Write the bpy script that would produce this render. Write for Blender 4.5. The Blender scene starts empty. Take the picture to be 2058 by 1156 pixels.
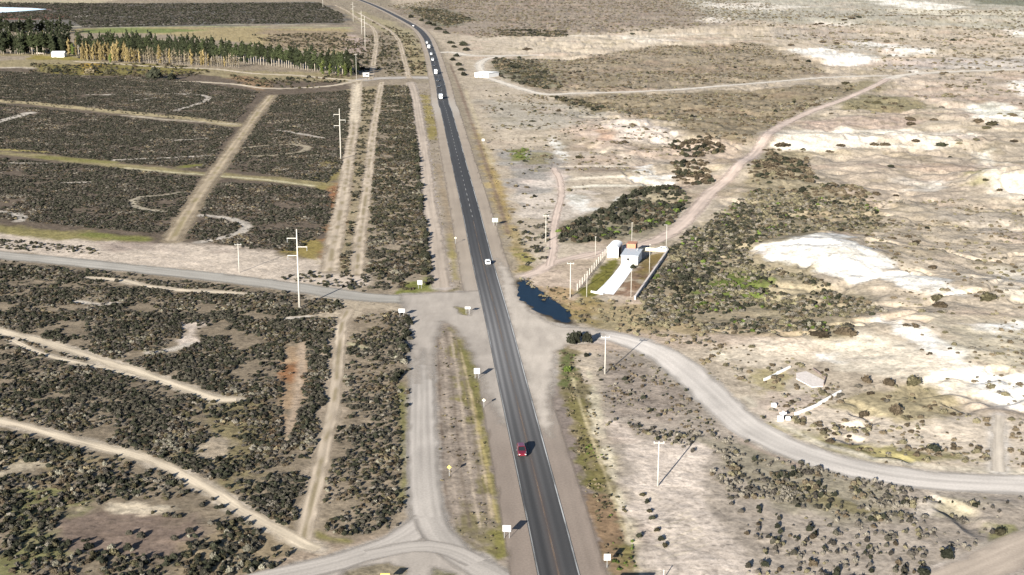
import bpy, math, random
import numpy as np
from mathutils import Vector, Matrix

R = math.radians
scene = bpy.context.scene
col = scene.collection

# ---------------------------------------------------------------- camera, sky, sun, exposure
CAM_H, PITCH, FPX, IW, IH = 103.8, R(14.16), 2750.0, 2058.0, 1156.0
cd = bpy.data.cameras.new('camera')
cam = bpy.data.objects.new('camera', cd)
col.objects.link(cam)
cam.location = (0, 0, CAM_H)
cam.rotation_euler = (math.pi / 2 - PITCH, 0, 0)
cd.sensor_width = 36.0
cd.lens = 36.0 * FPX / IW
cd.clip_start = 1.0
cd.clip_end = 60000.0
scene.camera = cam

SUN_EL = R(16.5)
SHX, SHY = 0.385, 0.923            # direction in which shadows fall
world = bpy.data.worlds.new('World')
scene.world = world
world.use_nodes = True
wn = world.node_tree
bg = wn.nodes['Background']
sky = wn.nodes.new('ShaderNodeTexSky')
sky.sky_type = 'NISHITA'
sky.sun_disc = False
sky.sun_elevation = SUN_EL
sky.sun_rotation = math.atan2(-SHX, -SHY)
wn.links.new(sky.outputs[0], bg.inputs[0])
bg.inputs[1].default_value = 0.05
sky.air_density = 0.6
sky.dust_density = 0.4

sd = bpy.data.lights.new('sun', 'SUN')
sd.energy = 5.0
sd.angle = R(0.5)
sd.color = (1.0, 0.945, 0.86)
sun = bpy.data.objects.new('sun', sd)
col.objects.link(sun)
sv = Vector((SHX * math.cos(SUN_EL), SHY * math.cos(SUN_EL), -math.sin(SUN_EL)))
sun.rotation_euler = sv.to_track_quat('-Z', 'Y').to_euler()
sun.location = (-100, -200, 150)

vs = scene.view_settings
vs.view_transform = 'Standard'
vs.look = 'None'
vs.exposure = 1.82
vs.gamma = 1.0
scene.cycles.max_bounces = 4
scene.cycles.diffuse_bounces = 2
scene.cycles.transparent_max_bounces = 8

# ---------------------------------------------------------------- numeric helpers
def hash2(ix, iy, seed):
    h = (ix.astype(np.int64) * 374761393 + iy.astype(np.int64) * 668265263 + seed * 974634777) & 0xFFFFFFFF
    h = ((h ^ (h >> 13)) * 1274126177) & 0xFFFFFFFF
    h = ((h ^ (h >> 16)) * 2246822519) & 0xFFFFFFFF
    return ((h ^ (h >> 15)) & 0xFFFFFF) / float(0xFFFFFF)

def vnoise(x, y, scale, seed=0):
    x = np.asarray(x, float) / scale; y = np.asarray(y, float) / scale
    ix = np.floor(x); iy = np.floor(y)
    fx = x - ix; fy = y - iy
    fx = fx * fx * (3 - 2 * fx); fy = fy * fy * (3 - 2 * fy)
    a = hash2(ix, iy, seed); b = hash2(ix + 1, iy, seed)
    c = hash2(ix, iy + 1, seed); d = hash2(ix + 1, iy + 1, seed)
    return (a * (1 - fx) + b * fx) * (1 - fy) + (c * (1 - fx) + d * fx) * fy

def fbm(x, y, scale, seed=0, octs=4):
    t = 0.0; amp = 0.5; tot = 0.0
    for o in range(octs):
        t = t + amp * vnoise(x + 17.3 * o, y - 9.1 * o, scale / (2 ** o), seed + 31 * o)
        tot += amp; amp *= 0.55
    return t / tot

def sstep(a, b, v):
    t = np.clip((v - a) / (b - a), 0, 1)
    return t * t * (3 - 2 * t)

SP, CP = math.sin(PITCH), math.cos(PITCH)

def flat(px, py, z=0.0):
    """point of the level ground (at height z) seen at photo position px, py"""
    px = np.asarray(px, float); py = np.asarray(py, float)
    u = (px - IW / 2) / FPX; v = (py - IH / 2) / FPX
    dy = CP - v * SP; dz = -SP - v * CP
    t = (z - CAM_H) / dz
    return u * t, dy * t

# gentle relief of the badlands on the right: photo position, height, radii across and along, rotation
HILLS = [(1650, 512, 4.6, 19, 17, 0.0), (1725, 535, 2.2, 12, 10, 0.2), (2050, 372, 7.5, 17, 20, 0.0), (1770, 285, 4.2, 62, 15, 0.0),
         (1960, 735, 3.2, 22, 18, 0.35), (1800, 655, 2.2, 20, 13, -0.3), (1900, 585, 2.6, 22, 12, -0.35), (1520, 345, 3.4, 18, 24, 0.3),
         (1320, 262, 4.6, 42, 30, 0.0), (1690, 122, 4.5, 60, 30, 0.0), (1830, 105, 4.5, 55, 28, 0.0), (1900, 45, 9.0, 170, 60, 0.0),
         (2010, 245, 4.5, 26, 22, 0.0), (1660, 690, 1.9, 20, 10, 0.1), (1480, 60, 5.0, 160, 60, 0.0), (1300, 90, 3.5, 100, 40, 0.0),
         (2080, 620, 3.0, 25, 20, 0.0), (1270, 352, 1.6, 14, 12, 0.0)]
_HW = []
for (hx, hy, hh, ra, rb, rot) in HILLS:
    X0, Y0 = flat(hx, hy)
    _HW.append((float(X0), float(Y0), hh, ra, rb, math.cos(rot), math.sin(rot)))

def smooth_h(X, Y):
    X = np.asarray(X, float); Y = np.asarray(Y, float)
    z = np.zeros(np.broadcast(X, Y).shape)
    for (x0, y0, hh, ra, rb, c, s) in _HW:
        dx = X - x0; dy = Y - y0
        a = (dx * c + dy * s) / ra; b = (-dx * s + dy * c) / rb
        z = z + hh * np.exp(-0.5 * (a * a + b * b))
    return z

def U(px, py, extra=0.0):
    """ground point seen at photo position px, py, allowing for the relief"""
    z = np.zeros(np.shape(px))
    for _ in range(14):
        X, Y = flat(px, py, z + extra)
        z = 0.5 * z + 0.5 * smooth_h(X, Y)
    return flat(px, py, z + extra)

def UP(pts):
    a = np.array(pts, float)
    X, Y = U(a[:, 0], a[:, 1])
    return np.stack([X, Y], 1)

def seg_dist(X, Y, P):
    d2 = np.full(X.shape, 1e18)
    for i in range(len(P) - 1):
        ax, ay = P[i]; bx, by = P[i + 1]
        vx, vy = bx - ax, by - ay
        L = vx * vx + vy * vy + 1e-12
        t = np.clip(((X - ax) * vx + (Y - ay) * vy) / L, 0, 1)
        ex = X - (ax + t * vx); ey = Y - (ay + t * vy)
        d2 = np.minimum(d2, ex * ex + ey * ey)
    return np.sqrt(d2)

def inside(X, Y, P):
    r = np.zeros(X.shape, bool)
    n = len(P)
    for i in range(n):
        x1, y1 = P[i]; x2, y2 = P[(i + 1) % n]
        if y1 == y2: continue
        c = ((y1 > Y) != (y2 > Y)) & (X < (x2 - x1) * (Y - y1) / (y2 - y1) + x1)
        r ^= c
    return r

def sdist(X, Y, P):
    d = seg_dist(X, Y, list(P) + [P[0]])
    return np.where(inside(X, Y, P), d, -d)

def smooth_line(P, step):
    """Catmull-Rom through P, resampled every step metres"""
    P = np.asarray(P, float)
    Q = np.vstack([2 * P[0] - P[1], P, 2 * P[-1] - P[-2]])
    out = []
    for i in range(1, len(Q) - 2):
        p0, p1, p2, p3 = Q[i - 1], Q[i], Q[i + 1], Q[i + 2]
        n = max(2, int(np.hypot(*(p2 - p1)) / step))
        t = np.linspace(0, 1, n, endpoint=False)[:, None]
        # centripetal-like damping through shortened tangents
        L = np.hypot(*(p2 - p1))
        m1 = (p2 - p0) / max(np.hypot(*(p2 - p0)), 1e-6) * L
        m2 = (p3 - p1) / max(np.hypot(*(p3 - p1)), 1e-6) * L
        out.append((2 * t**3 - 3 * t**2 + 1) * p1 + (t**3 - 2 * t**2 + t) * m1 + (-2 * t**3 + 3 * t**2) * p2 + (t**3 - t**2) * m2)
    out.append(P[-1:])
    return np.vstack(out)

def C(r, g, b, k=0.60):
    """base colour of a surface from the tone it shows in full sun"""
    a = np.array([r, g, b], float) / 255.0
    a = np.where(a <= 0.04045, a / 12.92, ((a + 0.055) / 1.055) ** 2.4)
    return a * k

# ---------------------------------------------------------------- layout: roads and tracks (photo positions)
HWY = [(640, -22), (688, -11), (712, -4), (731, 3), (757, 13.5), (797, 33), (828, 50), (843.5, 61), (857, 77), (863, 92), (869, 108), (873.3, 123.5), (879, 147),
       (885, 170), (892, 210), (896.2, 220), (924.5, 336), (945.5, 420), (972.5, 536), (999.5, 640), (1027, 756), (1096, 1040), (1123.3, 1156), (1150, 1265), (1200, 1480)]
ROADS = {
 # name: (points, width m, kind)
 'frontage_south': ([(848, 615), (848, 650), (847, 720), (848, 800), (849, 880), (852, 960), (856, 1010), (864, 1050)], 5.8, 'gravel'),
 'south_left': ([(864, 1040), (835, 1066), (790, 1092), (720, 1118), (640, 1140), (545, 1160), (400, 1200)], 6.2, 'gravel'),
 'south_right': ([(862, 1040), (878, 1072), (905, 1102), (945, 1132), (1000, 1160), (1060, 1200)], 6.0, 'gravel'),
 'south_cross': ([(740, 1116), (800, 1104), (860, 1098), (915, 1108), (960, 1130)], 4.8, 'gravel'),
 'west_road': ([(985, 606), (950, 606), (900, 603), (840, 602), (770, 600), (720, 596), (650, 586), (560, 573), (430, 557), (300, 543), (150, 527), (0, 513), (-200, 494)], 9.0, 'fargravel'),
 'east_road': ([(1030, 655), (1080, 664), (1130, 670), (1200, 672), (1262, 684), (1320, 706), (1372, 742), (1418, 782), (1465, 826), (1520, 868), (1580, 898), (1660, 926), (1760, 950), (1880, 966), (2058, 975), (2300, 985)], 9.2, 'brightgravel'),
 'hill_road': ([(1180, 516), (1235, 502), (1300, 490), (1345, 470), (1385, 436), (1412, 406), (1430, 385), (1470, 350), (1505, 318), (1535, 282), (1570, 252), (1630, 224), (1700, 198), (1755, 174), (1785, 158)], 5.6, 'pink'),
 'hill_road_far': ([(1785, 158), (1825, 150), (1900, 145), (2000, 141), (2120, 137)], 10.0, 'pale'),
 'house_track': ([(1052, 556), (1085, 544), (1110, 528), (1135, 522), (1180, 512), (1235, 502)], 4.6, 'pink'),
 'pit_track': ([(1105, 535), (1112, 500), (1113, 460), (1120, 425), (1128, 395), (1125, 360), (1112, 338)], 2.8, 'pink'),
 'far_track': ([(985, 158), (1020, 170), (1060, 182), (1100, 190), (1150, 188), (1230, 186), (1350, 181), (1450, 173), (1560, 164), (1660, 156), (1785, 152)], 7.0, 'pale'),
 'kiosk_loop': ([(972, 148), (964, 138), (966, 126), (985, 117), (1030, 111)], 7.0, 'pale'),
 'far_entry': ([(878, 106), (905, 105), (950, 112), (1030, 112), (1080, 111)], 11.0, 'pale'),
 'north_cross': ([(870, 157), (830, 156), (790, 157), (755, 158), (720, 162)], 16.0, 'gravel'),
 'north_lane': ([(725, 162), (660, 158), (600, 152), (510, 148), (430, 139), (330, 135), (210, 127), (150, 124)], 5.0, 'sand'),
 'north_lane_lower': ([(735, 160), (700, 166), (670, 172), (620, 176), (540, 178), (475, 170), (400, 165), (352, 164)], 5.0, 'sand'),
 'power_track': ([(722, 165), (718, 200), (712, 250), (702, 310), (694, 370), (683, 430), (671, 490), (662, 545)], 5.6, 'rut'),
 'power_track_upper': ([(718, 170), (716, 205), (712, 245)], 7.0, 'sand'),
 'inner_track': ([(767, 165), (760, 205), (750, 260), (744, 320), (737, 380), (729, 440), (721, 500), (717, 552)], 4.2, 'rut'),
 'inner_track_south': ([(700, 622), (688, 650), (682, 700), (676, 760), (668, 820), (655, 880), (642, 940), (628, 1000), (616, 1050), (606, 1096)], 3.2, 'rut'),
 'frontage_north': ([(826, 166), (836, 200), (842, 240), (849, 285), (855, 340), (862, 400), (871, 460), (880, 520), (889, 578)], 5.6, 'pinkgravel'),
 'corridor_track': ([(822, 158), (812, 120), (800, 80), (780, 60), (745, 40), (716, 24)], 4.5, 'rut'),
 'corridor_track_west': ([(745, 160), (752, 120), (756, 80), (748, 55), (728, 44), (700, 24), (672, 10)], 5.0, 'rut'),
 'plot_lane': ([(548, 192), (520, 225), (488, 270), (452, 320), (414, 372), (380, 425), (345, 484)], 7.5, 'lane'),
 'sand_track': ([(-30, 656), (0, 666), (86, 687), (162, 711), (217, 729), (303, 756), (366, 779), (444, 803), (475, 803)], 4.2, 'sand'),
 'sand_track_strand': ([(25, 684), (75, 708), (121, 722), (170, 732), (215, 742), (270, 756)], 1.8, 'sand'),
 'long_track': ([(-40, 838), (0, 846), (60, 860), (130, 880), (200, 897), (285, 919), (350, 946), (400, 972), (442, 997), (482, 1025), (535, 1053), (580, 1077), (612, 1096), (640, 1104)], 3.3, 'sand'),
 'thin_track': ([(177, 558), (240, 563), (303, 576), (360, 583), (417, 586), (490, 590)], 3.0, 'sand'),
 'corner_road': ([(1890, 1175), (1950, 1152), (2010, 1126), (2090, 1088), (2200, 1045)], 9.0, 'pinkgravel'),
 'stub_path': ([(2008, 835), (2007, 875), (2006, 920), (2008, 948)], 3.0, 'palegravel'),
}
HW_W = 7.3
hwyP = smooth_line(np.stack(flat([p[0] for p in HWY], [p[1] for p in HWY]), 1), 4.0)
roadP = {k: (smooth_line(UP(v[0]), 3.0), v[1], v[2]) for k, v in ROADS.items()}

def coarse(P, tol=6.0):
    keep = [0]
    for i in range(1, len(P) - 1):
        if np.hypot(*(P[i] - P[keep[-1]])) > tol: keep.append(i)
    return P[keep + [len(P) - 1]]
hwyC = coarse(hwyP, 16)
roadC = {k: (coarse(P, 8), w, t) for k, (P, w, t) in roadP.items()}

def near_roads(X, Y, pad=0.0):
    """>0 off every road and track, the distance in metres to the nearest edge"""
    X = np.asarray(X, float); Y = np.asarray(Y, float)
    d = np.full(X.shape, 60.0)
    def upd(P, w):
        lo = P.min(0) - 60; hi = P.max(0) + 60
        m = (X > lo[0]) & (X < hi[0]) & (Y > lo[1]) & (Y < hi[1])
        if m.any():
            d[m] = np.minimum(d[m], seg_dist(X[m], Y[m], P) - w / 2)
    upd(hwyC, HW_W + 9.5)
    for k, (P, w, t) in roadC.items(): upd(P, w)
    return d - pad

MICRO_POLY = None
def micro(X, Y):
    """small gullies and hummocks of the open ground"""
    Yc = np.asarray(Y, float); Xc = np.asarray(X, float)
    right = sstep(20, 60, Xc - (30 - 0.055 * (Yc - 236)))
    a = (fbm(Xc, Yc, 24, 5, 5) - 0.5) * 2.0 * right * (0.75 + 1.2 * sstep(300, 700, Yc)) * 1.2
    ridge = np.abs(fbm(Xc + 40, Yc, 34, 11, 4) - 0.5)
    a = a - right * sstep(0.05, 0.0, ridge) * 1.1 + right * (fbm(Xc, Yc, 8, 15, 3) - .5) * 1.3 * sstep(250, 420, Yc)
    b = (fbm(Xc, Yc, 3.2, 9, 2) - 0.5) * 0.22
    return a + b

def H(X, Y):
    d = near_roads(X, Y)
    f = sstep(0.3, 9.0, d)
    return smooth_h(X, Y) + micro(X, Y) * f * bump_free(X, Y)

FLAT_SPOTS = [(1245, 545, 34), (1628, 762, 16), (1095, 612, 17), (968, 150, 30), (737, 152, 14), (1070, 370, 26)]
_FS = [(*[float(q) for q in U(a, b)], r) for a, b, r in FLAT_SPOTS]
def bump_free(X, Y):
    f = np.ones(np.shape(X))
    for x, y, r in _FS:
        f = f * sstep(r * 0.8, r * 1.5, np.hypot(X - x, Y - y))
    return f

def Hs(x, y):
    return float(H(np.array([float(x)]), np.array([float(y)]))[0])

def G(px, py):
    """a ground position (x, y, z) for an object that stands at photo position px, py"""
    x, y = U(px, py)
    x = float(x); y = float(y)
    return Vector((x, y, Hs(x, y)))
# ---------------------------------------------------------------- ground colours: soil, sand, grass as they lie (photo outlines)
SAND = C(214, 198, 172); PALE = C(232, 220, 196); WHITE = C(252, 246, 232, 0.62); TAN = C(196, 178, 150)
BROWN = C(160, 142, 118); DARKB = C(128, 112, 94); OLIVE = C(140, 132, 78); GREEN = C(122, 124, 66); STRAW = C(192, 172, 118)
PINK = C(212, 192, 176); GREY = C(178, 170, 158); RUST = C(168, 112, 66); GRAVEL = C(202, 194, 184); TILL = C(158, 142, 124)

PAINT = []
def poly(pts, c, soft=3.0, na=4.0, ns=14.0, al=1.0): PAINT.append(('p', pts, c, soft, na, ns, al))
def line(pts, w, c, soft=1.5, na=1.0, ns=8.0, al=1.0): PAINT.append(('l', pts, w, c, soft, na, ns, al))

# --- west of the highway
poly([(-400, 1400), (1060, 1400), (1010, 1000), (930, 640), (880, 420), (850, 230), (820, 90), (700, 20), (600, -30), (-1500, -30)], C(172, 155, 130), 4, 2)
poly([(-500, 130), (330, 140), (700, 165), (715, 200), (690, 380), (655, 520), (300, 492), (-400, 450)], C(124, 109, 92), 3, 3)
poly([(-700, 3), (300, 6), (640, 4), (690, 30), (700, 48), (400, 52), (170, 60), (-700, 66)], C(128, 122, 112), 12, 18, 60)
poly([(-700, -4), (260, -4), (200, 8), (-700, 11)], C(200, 185, 150), 12, 10, 60)
poly([(-700, 8), (60, 8), (190, 13), (120, 20), (-700, 20)], C(140, 105, 92), 8, 10, 50)
poly([(-700, 26), (60, 27), (165, 31), (150, 38), (-700, 42)], C(158, 105, 84), 8, 10, 50)
poly([(134, 31), (185, 32), (184, 37), (140, 37)], C(235, 225, 205), 5, 6, 30)
line([(140, 54), (240, 50), (310, 49), (520, 49), (650, 51)], 9, C(205, 195, 165), 5, 4, 30, .9)
line([(200, 56), (400, 53), (690, 56)], 14, C(190, 190, 130), 6, 6, 40, .9)
poly([(140, 58), (420, 55), (690, 58), (720, 100), (700, 112), (500, 88), (300, 68), (150, 66)], C(188, 168, 118), 8, 10, 40)
poly([(150, 58), (330, 57), (420, 60), (330, 66), (160, 66)], C(140, 150, 80), 6, 8, 40)
poly([(520, 60), (690, 62), (720, 100), (640, 105), (540, 92)], C(172, 150, 122), 8, 10, 40, .8)
poly([(-100, 106), (150, 108), (210, 124), (330, 134), (700, 150), (720, 165), (480, 160), (340, 140), (-100, 134)], C(176, 160, 118), 4, 6, 20)
poly([(-40, 112), (100, 112), (80, 120), (-20, 122)], C(182, 165, 140), 4, 4)
poly([(60, 112), (150, 113), (160, 120), (60, 121)], C(168, 152, 72), 3, 4)
line([(-60, 136), (30, 136), (75, 137)], 7, C(238, 222, 200), 3, 2)
poly([(75, 130), (300, 128), (420, 140), (360, 150), (150, 152), (80, 146)], C(150, 138, 72), 4, 5, 16)
poly([(160, 128), (205, 126), (195, 148), (165, 148)], C(192, 158, 58), 3, 4)
poly([(460, 150), (540, 160), (535, 185), (500, 178)], C(170, 138, 100), 4, 5)
# lanes between the fenced plots
line([(-80, 200), (0, 203), (60, 207), (120, 213), (250, 226), (380, 238), (480, 252)], 11, C(196, 178, 132), 3, 3, 12)
line([(250, 232), (330, 240), (475, 250)], 4, C(212, 196, 168), 2, 2)
line([(-80, 305), (0, 308), (60, 312), (130, 320), (250, 334), (350, 345), (440, 352), (540, 360), (660, 373)], 10, C(168, 154, 106), 3, 4, 12)
line([(90, 316), (170, 322), (215, 326)], 8, C(148, 142, 76), 3, 3, 10)
line([(-60, 300), (20, 301), (90, 306)], 5, C(180, 165, 92), 2, 2)
line([(255, 338), (340, 346), (420, 352), (540, 362), (630, 374)], 2.6, C(226, 214, 170), 1.5, 1)
line([(372, 335), (392, 332)], 9, C(140, 142, 52), 3, 3)
poly([(-60, 440), (0, 452), (60, 458), (110, 462), (300, 478), (300, 488), (180, 488), (80, 480), (-60, 472)], C(158, 146, 88), 3, 4, 12)
line([(180, 470), (215, 474)], 7, C(136, 138, 66), 2, 3)
line([(240, 478), (300, 483)], 6, C(136, 136, 66), 2, 3)
poly([(-80, 470), (60, 476), (150, 484), (300, 487), (430, 495), (650, 520), (720, 560), (720, 600), (560, 562), (300, 535), (-80, 500)], C(220, 202, 180), 3, 4, 12)
poly([(200, 489), (330, 496), (420, 508), (300, 510)], C(170, 150, 136), 4, 5, 14, .7)
poly([(620, 480), (655, 490), (650, 530), (590, 520), (570, 500)], C(170, 150, 78), 3, 4, 12)
# loops worn in the plots
def track(pts, w=1.7, c=(218, 206, 188)): line(pts, w * 1.9, C(*c), 1.2, 1.0, 5, .95)
track([(366, 386), (330, 392), (285, 396), (268, 402), (270, 414), (290, 421), (328, 425)], 1.9, (190, 178, 152))
track([(404, 433), (440, 436), (470, 441), (490, 448), (496, 456), (486, 466), (462, 474), (430, 482), (400, 487)], 2.2)
track([(-20, 425), (10, 427), (34, 430), (44, 437), (38, 444)], 2.6)
track([(-10, 247), (25, 237), (63, 226)], 4.0); track([(262, 203), (308, 197)], 2.2)
track([(352, 222), (385, 213), (414, 203), (420, 196), (405, 191), (372, 190)], 2.4)
track([(180, 190), (250, 191), (380, 188)], 2); track([(341, 283), (380, 281), (414, 278)], 2)
track([(470, 300), (520, 294), (590, 290), (620, 296), (605, 306), (550, 313), (490, 315)], 2.2, (190, 176, 146))
track([(20, 328), (90, 329)], 2); track([(130, 368), (180, 366)], 2); track([(230, 322), (330, 318), (420, 313)], 2)
track([(560, 262), (610, 270), (650, 278)], 2)
# along the power-line corridor
poly([(700, 180), (770, 170), (752, 270), (722, 550), (655, 545), (690, 400)], C(178, 160, 124), 3, 3, 10)
poly([(690, 330), (706, 330), (690, 440), (664, 530), (650, 520), (672, 430)], C(172, 128, 78), 2, 2.5, 8)
poly([(665, 375), (692, 375), (688, 415), (668, 412)], C(176, 120, 76), 2, 3, 8)
poly([(630, 300), (690, 330), (690, 360), (640, 380)], C(168, 152, 84), 3, 5, 10, .8)
poly([(700, 110), (800, 60), (830, 150), (760, 158), (705, 150)], C(172, 155, 128), 8, 10, 30)
poly([(700, 70), (735, 75), (728, 110), (705, 105)], C(205, 180, 165), 6, 8, 20, .8)
poly([(800, 60), (852, 100), (868, 150), (820, 152)], C(186, 168, 124), 6, 6, 20)
poly([(690, 20), (740, 25), (830, 62), (850, 100), (800, 75), (730, 50)], C(182, 168, 128), 8, 6, 30)
# verge between the frontage track and the highway
poly([(828, 168), (868, 168), (890, 250), (925, 420), (955, 560), (960, 590), (895, 590), (870, 440), (845, 250)], C(178, 162, 140), 2, 2, 8)
poly([(845, 190), (865, 195), (880, 262), (868, 275), (852, 240)], C(178, 160, 92), 2, 3, 8)
poly([(850, 258), (878, 258), (880, 282), (852, 282)], C(164, 148, 80), 1.5, 2, 6, .8)
line([(905, 470), (915, 560)], 1.8, C(170, 155, 92), 1.5, 1.5)
line([(880, 330), (900, 430), (912, 500)], 2.0, C(176, 152, 116), 1.5, 1.5, 8, .6)
poly([(815, 575), (875, 560), (880, 582), (800, 590)], C(140, 142, 66), 2, 3, 8)
# below the west road
poly([(-300, 512), (0, 522), (300, 552), (560, 585), (690, 610), (690, 640), (650, 850), (600, 1100), (560, 1180), (-300, 1400)], C(150, 134, 110), 2, 2)
poly([(640, 598), (820, 610), (812, 630), (740, 624), (700, 650), (660, 640)], C(198, 180, 152), 2, 3, 10)
poly([(690, 640), (825, 635), (828, 1030), (790, 1080), (640, 1120), (600, 1100), (650, 900)], C(160, 143, 118), 2, 2)
poly([(660, 650), (700, 640), (690, 760), (672, 880), (640, 1000), (615, 1090), (595, 1090), (630, 940), (652, 800)], C(192, 172, 146), 2, 2.5, 8)
poly([(625, 590), (690, 596), (680, 606), (620, 600)], C(205, 190, 165), 1.5, 2, 8)
poly([(812, 640), (826, 640), (826, 1010), (812, 1030)], C(165, 148, 122), 1, 1, 5)
line([(806, 770), (814, 900), (813, 1010)], 1.6, C(138, 134, 70), 1.2, 1.5, 6, .8)
poly([(560, 690), (612, 690), (606, 760), (590, 850), (560, 900), (545, 890), (565, 800), (572, 740)], C(182, 152, 116), 2, 3, 7)
poly([(570, 735), (600, 725), (598, 770), (572, 800)], C(172, 122, 78), 1.5, 2.5, 6)
poly([(535, 870), (575, 865), (560, 905), (530, 900)], C(172, 120, 74), 1.5, 2.5, 6, .8)
line([(608, 690), (606, 740), (598, 800), (585, 850), (570, 890)], 1.8, C(206, 180, 150), 1.2, 1, 6)
poly([(366, 655), (396, 648), (402, 690), (362, 692)], C(222, 204, 184), 1.5, 3, 7)
track([(300, 710), (345, 703), (385, 690)], 1.4); track([(580, 640), (620, 636)], 1.6); track([(150, 606), (200, 612), (235, 609)], 1.2)
track([(700, 690), (735, 700)], 1.2, (220, 210, 160))
poly([(430, 810), (520, 800), (560, 830), (540, 960), (480, 985), (430, 960), (400, 900)], C(156, 142, 96), 3, 6, 10, .8)
poly([(400, 880), (440, 878), (470, 895), (450, 920), (410, 915)], C(190, 172, 148), 2, 4, 8, .8)
poly([(-60, 865), (60, 870), (130, 890), (230, 920), (160, 940), (60, 930), (-60, 950)], C(148, 132, 88), 3, 5, 10, .8)
poly([(-40, 935), (40, 930), (90, 915), (110, 930), (60, 945), (-40, 952)], C(204, 188, 158), 2, 3, 8)
poly([(140, 1045), (280, 1036), (400, 1046), (450, 1072), (400, 1095), (330, 1120), (220, 1112), (130, 1105), (110, 1085)], C(142, 122, 106), 2.5, 3, 10)
poly([(225, 1015), (300, 1005), (320, 1028), (240, 1034)], C(212, 195, 166), 1.5, 3, 8)
poly([(140, 1020), (200, 1022), (190, 1032), (135, 1032)], C(196, 178, 150), 1.5, 3, 8)
poly([(330, 1080), (520, 1060), (590, 1100), (560, 1180), (300, 1180)], C(166, 146, 112), 3, 5, 10, .8)
poly([(30, 1000), (100, 1010), (90, 1110), (40, 1140), (0, 1100)], C(132, 132, 76), 3, 6, 10, .8)
poly([(590, 1060), (640, 1070), (700, 1085), (800, 1065), (830, 1030), (850, 1060), (760, 1110), (600, 1150), (540, 1160), (580, 1110)], C(190, 168, 142), 1.5, 2, 8)
line([(620, 1068), (660, 1082), (700, 1088)], 1.6, C(150, 140, 82), 1, 1.5, 6)
# gravel fan at the southern junction
poly([(845, 1030), (872, 1030), (905, 1085), (960, 1125), (1010, 1150), (1030, 1200), (520, 1200), (545, 1150), (700, 1108), (800, 1068)], C(186, 178, 168), 1.5, 1.2, 6)
poly([(700, 1140), (780, 1128), (820, 1140), (810, 1200), (680, 1200)], C(160, 146, 118), 1, 1.5, 6)
poly([(868, 1135), (920, 1150), (960, 1200), (850, 1200)], C(150, 142, 110), 1, 1.5, 6)
# strip between the frontage road and the highway, south
poly([(868, 640), (905, 640), (960, 760), (1005, 930), (1040, 1130), (1020, 1140), (960, 1118), (905, 1060), (872, 960)], C(168, 152, 134), 1.2, 1.2, 6)
poly([(905, 660), (925, 668), (955, 720), (975, 800), (1000, 930), (1030, 1090), (1020, 1125), (1000, 1120), (970, 960), (935, 820), (908, 700)], C(150, 139, 84), 1.4, 2.0, 5)
poly([(920, 680), (950, 730), (968, 800), (975, 850), (955, 830), (938, 760)], C(138, 132, 70), 1, 1.5, 4, .8)
poly([(990, 1070), (1026, 1075), (1030, 1110), (1000, 1125)], C(138, 132, 62), 1, 1.5, 4, .8)
poly([(920, 1000), (960, 1010), (1000, 1110), (960, 1110), (925, 1060)], C(146, 134, 86), 1.5, 2, 5, .8)
for kx in range(5):
    line([(878 + kx * 9, 650 + kx * 6), (884 + kx * 14, 800), (892 + kx * 18, 960), (905 + kx * 20, 1060)], 0.55, C(*[(134, 116, 98), (188, 170, 150), (140, 124, 106), (206, 186, 160), (150, 134, 110)][kx]), .4, .4, 5, .8)
line([(925, 700), (948, 800), (968, 920), (990, 1040)], 0.5, C(214, 190, 150), .4, .5, 5, .8)
line([(950, 800), (975, 920), (1000, 1050)], 0.5, C(196, 176, 110), .4, .5, 5, .8)
# junction on the west side
poly([(810, 590), (900, 588), (965, 585), (985, 640), (1012, 740), (1000, 770), (960, 700), (925, 655), (895, 640), (880, 660), (818, 660), (815, 615)], C(192, 182, 170), 1.5, 1.5, 8)
poly([(912, 616), (948, 622), (945, 634), (928, 632)], C(158, 148, 86), .8, 1.2, 5)
poly([(898, 582), (915, 580), (920, 590), (896, 592)], C(140, 128, 92), .8, 1.2, 5, .8)
# --- east of the highway
poly([(1240, 1300), (1090, 700), (1000, 380), (935, 190), (880, 80), (800, 20), (760, -30), (3200, -30), (3000, 1300)], C(205, 187, 160), 4, 2)
# shoulder, ditch and grass strip, south
poly([(1060, 740), (1110, 720), (1180, 900), (1220, 1060), (1260, 1200), (1180, 1200), (1110, 900)], C(156, 141, 128), 1.5, 1)
poly([(1120, 700), (1150, 690), (1185, 780), (1230, 940), (1290, 1160), (1220, 1160), (1180, 960), (1130, 800)], C(150, 136, 96), 1, 1.6, 6)
poly([(1128, 700), (1150, 720), (1148, 790), (1130, 790)], C(116, 122, 66), 1, 1.8, 4)
poly([(1140, 790), (1165, 800), (1215, 940), (1228, 985), (1200, 975), (1165, 890)], C(138, 128, 72), 1, 1.8, 4)
poly([(1150, 900), (1190, 940), (1205, 985), (1175, 970)], C(126, 122, 56), 1, 1.5, 4, .8)
poly([(1170, 985), (1230, 1000), (1275, 1110), (1290, 1160), (1220, 1160)], C(160, 132, 96), 1, 2, 5)
poly([(1245, 1100), (1270, 1095), (1290, 1140), (1250, 1140)], C(146, 136, 70), 1, 1.5, 4, .8)
poly([(1180, 740), (1200, 780), (1225, 900), (1260, 1020), (1310, 1130), (1290, 1130), (1235, 990), (1195, 860)], C(228, 214, 178), 1, 1.2, 6)
line([(1150, 760), (1175, 840), (1215, 950), (1260, 1080)], 0.7, C(218, 200, 150), .5, .6, 6, .8)
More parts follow.
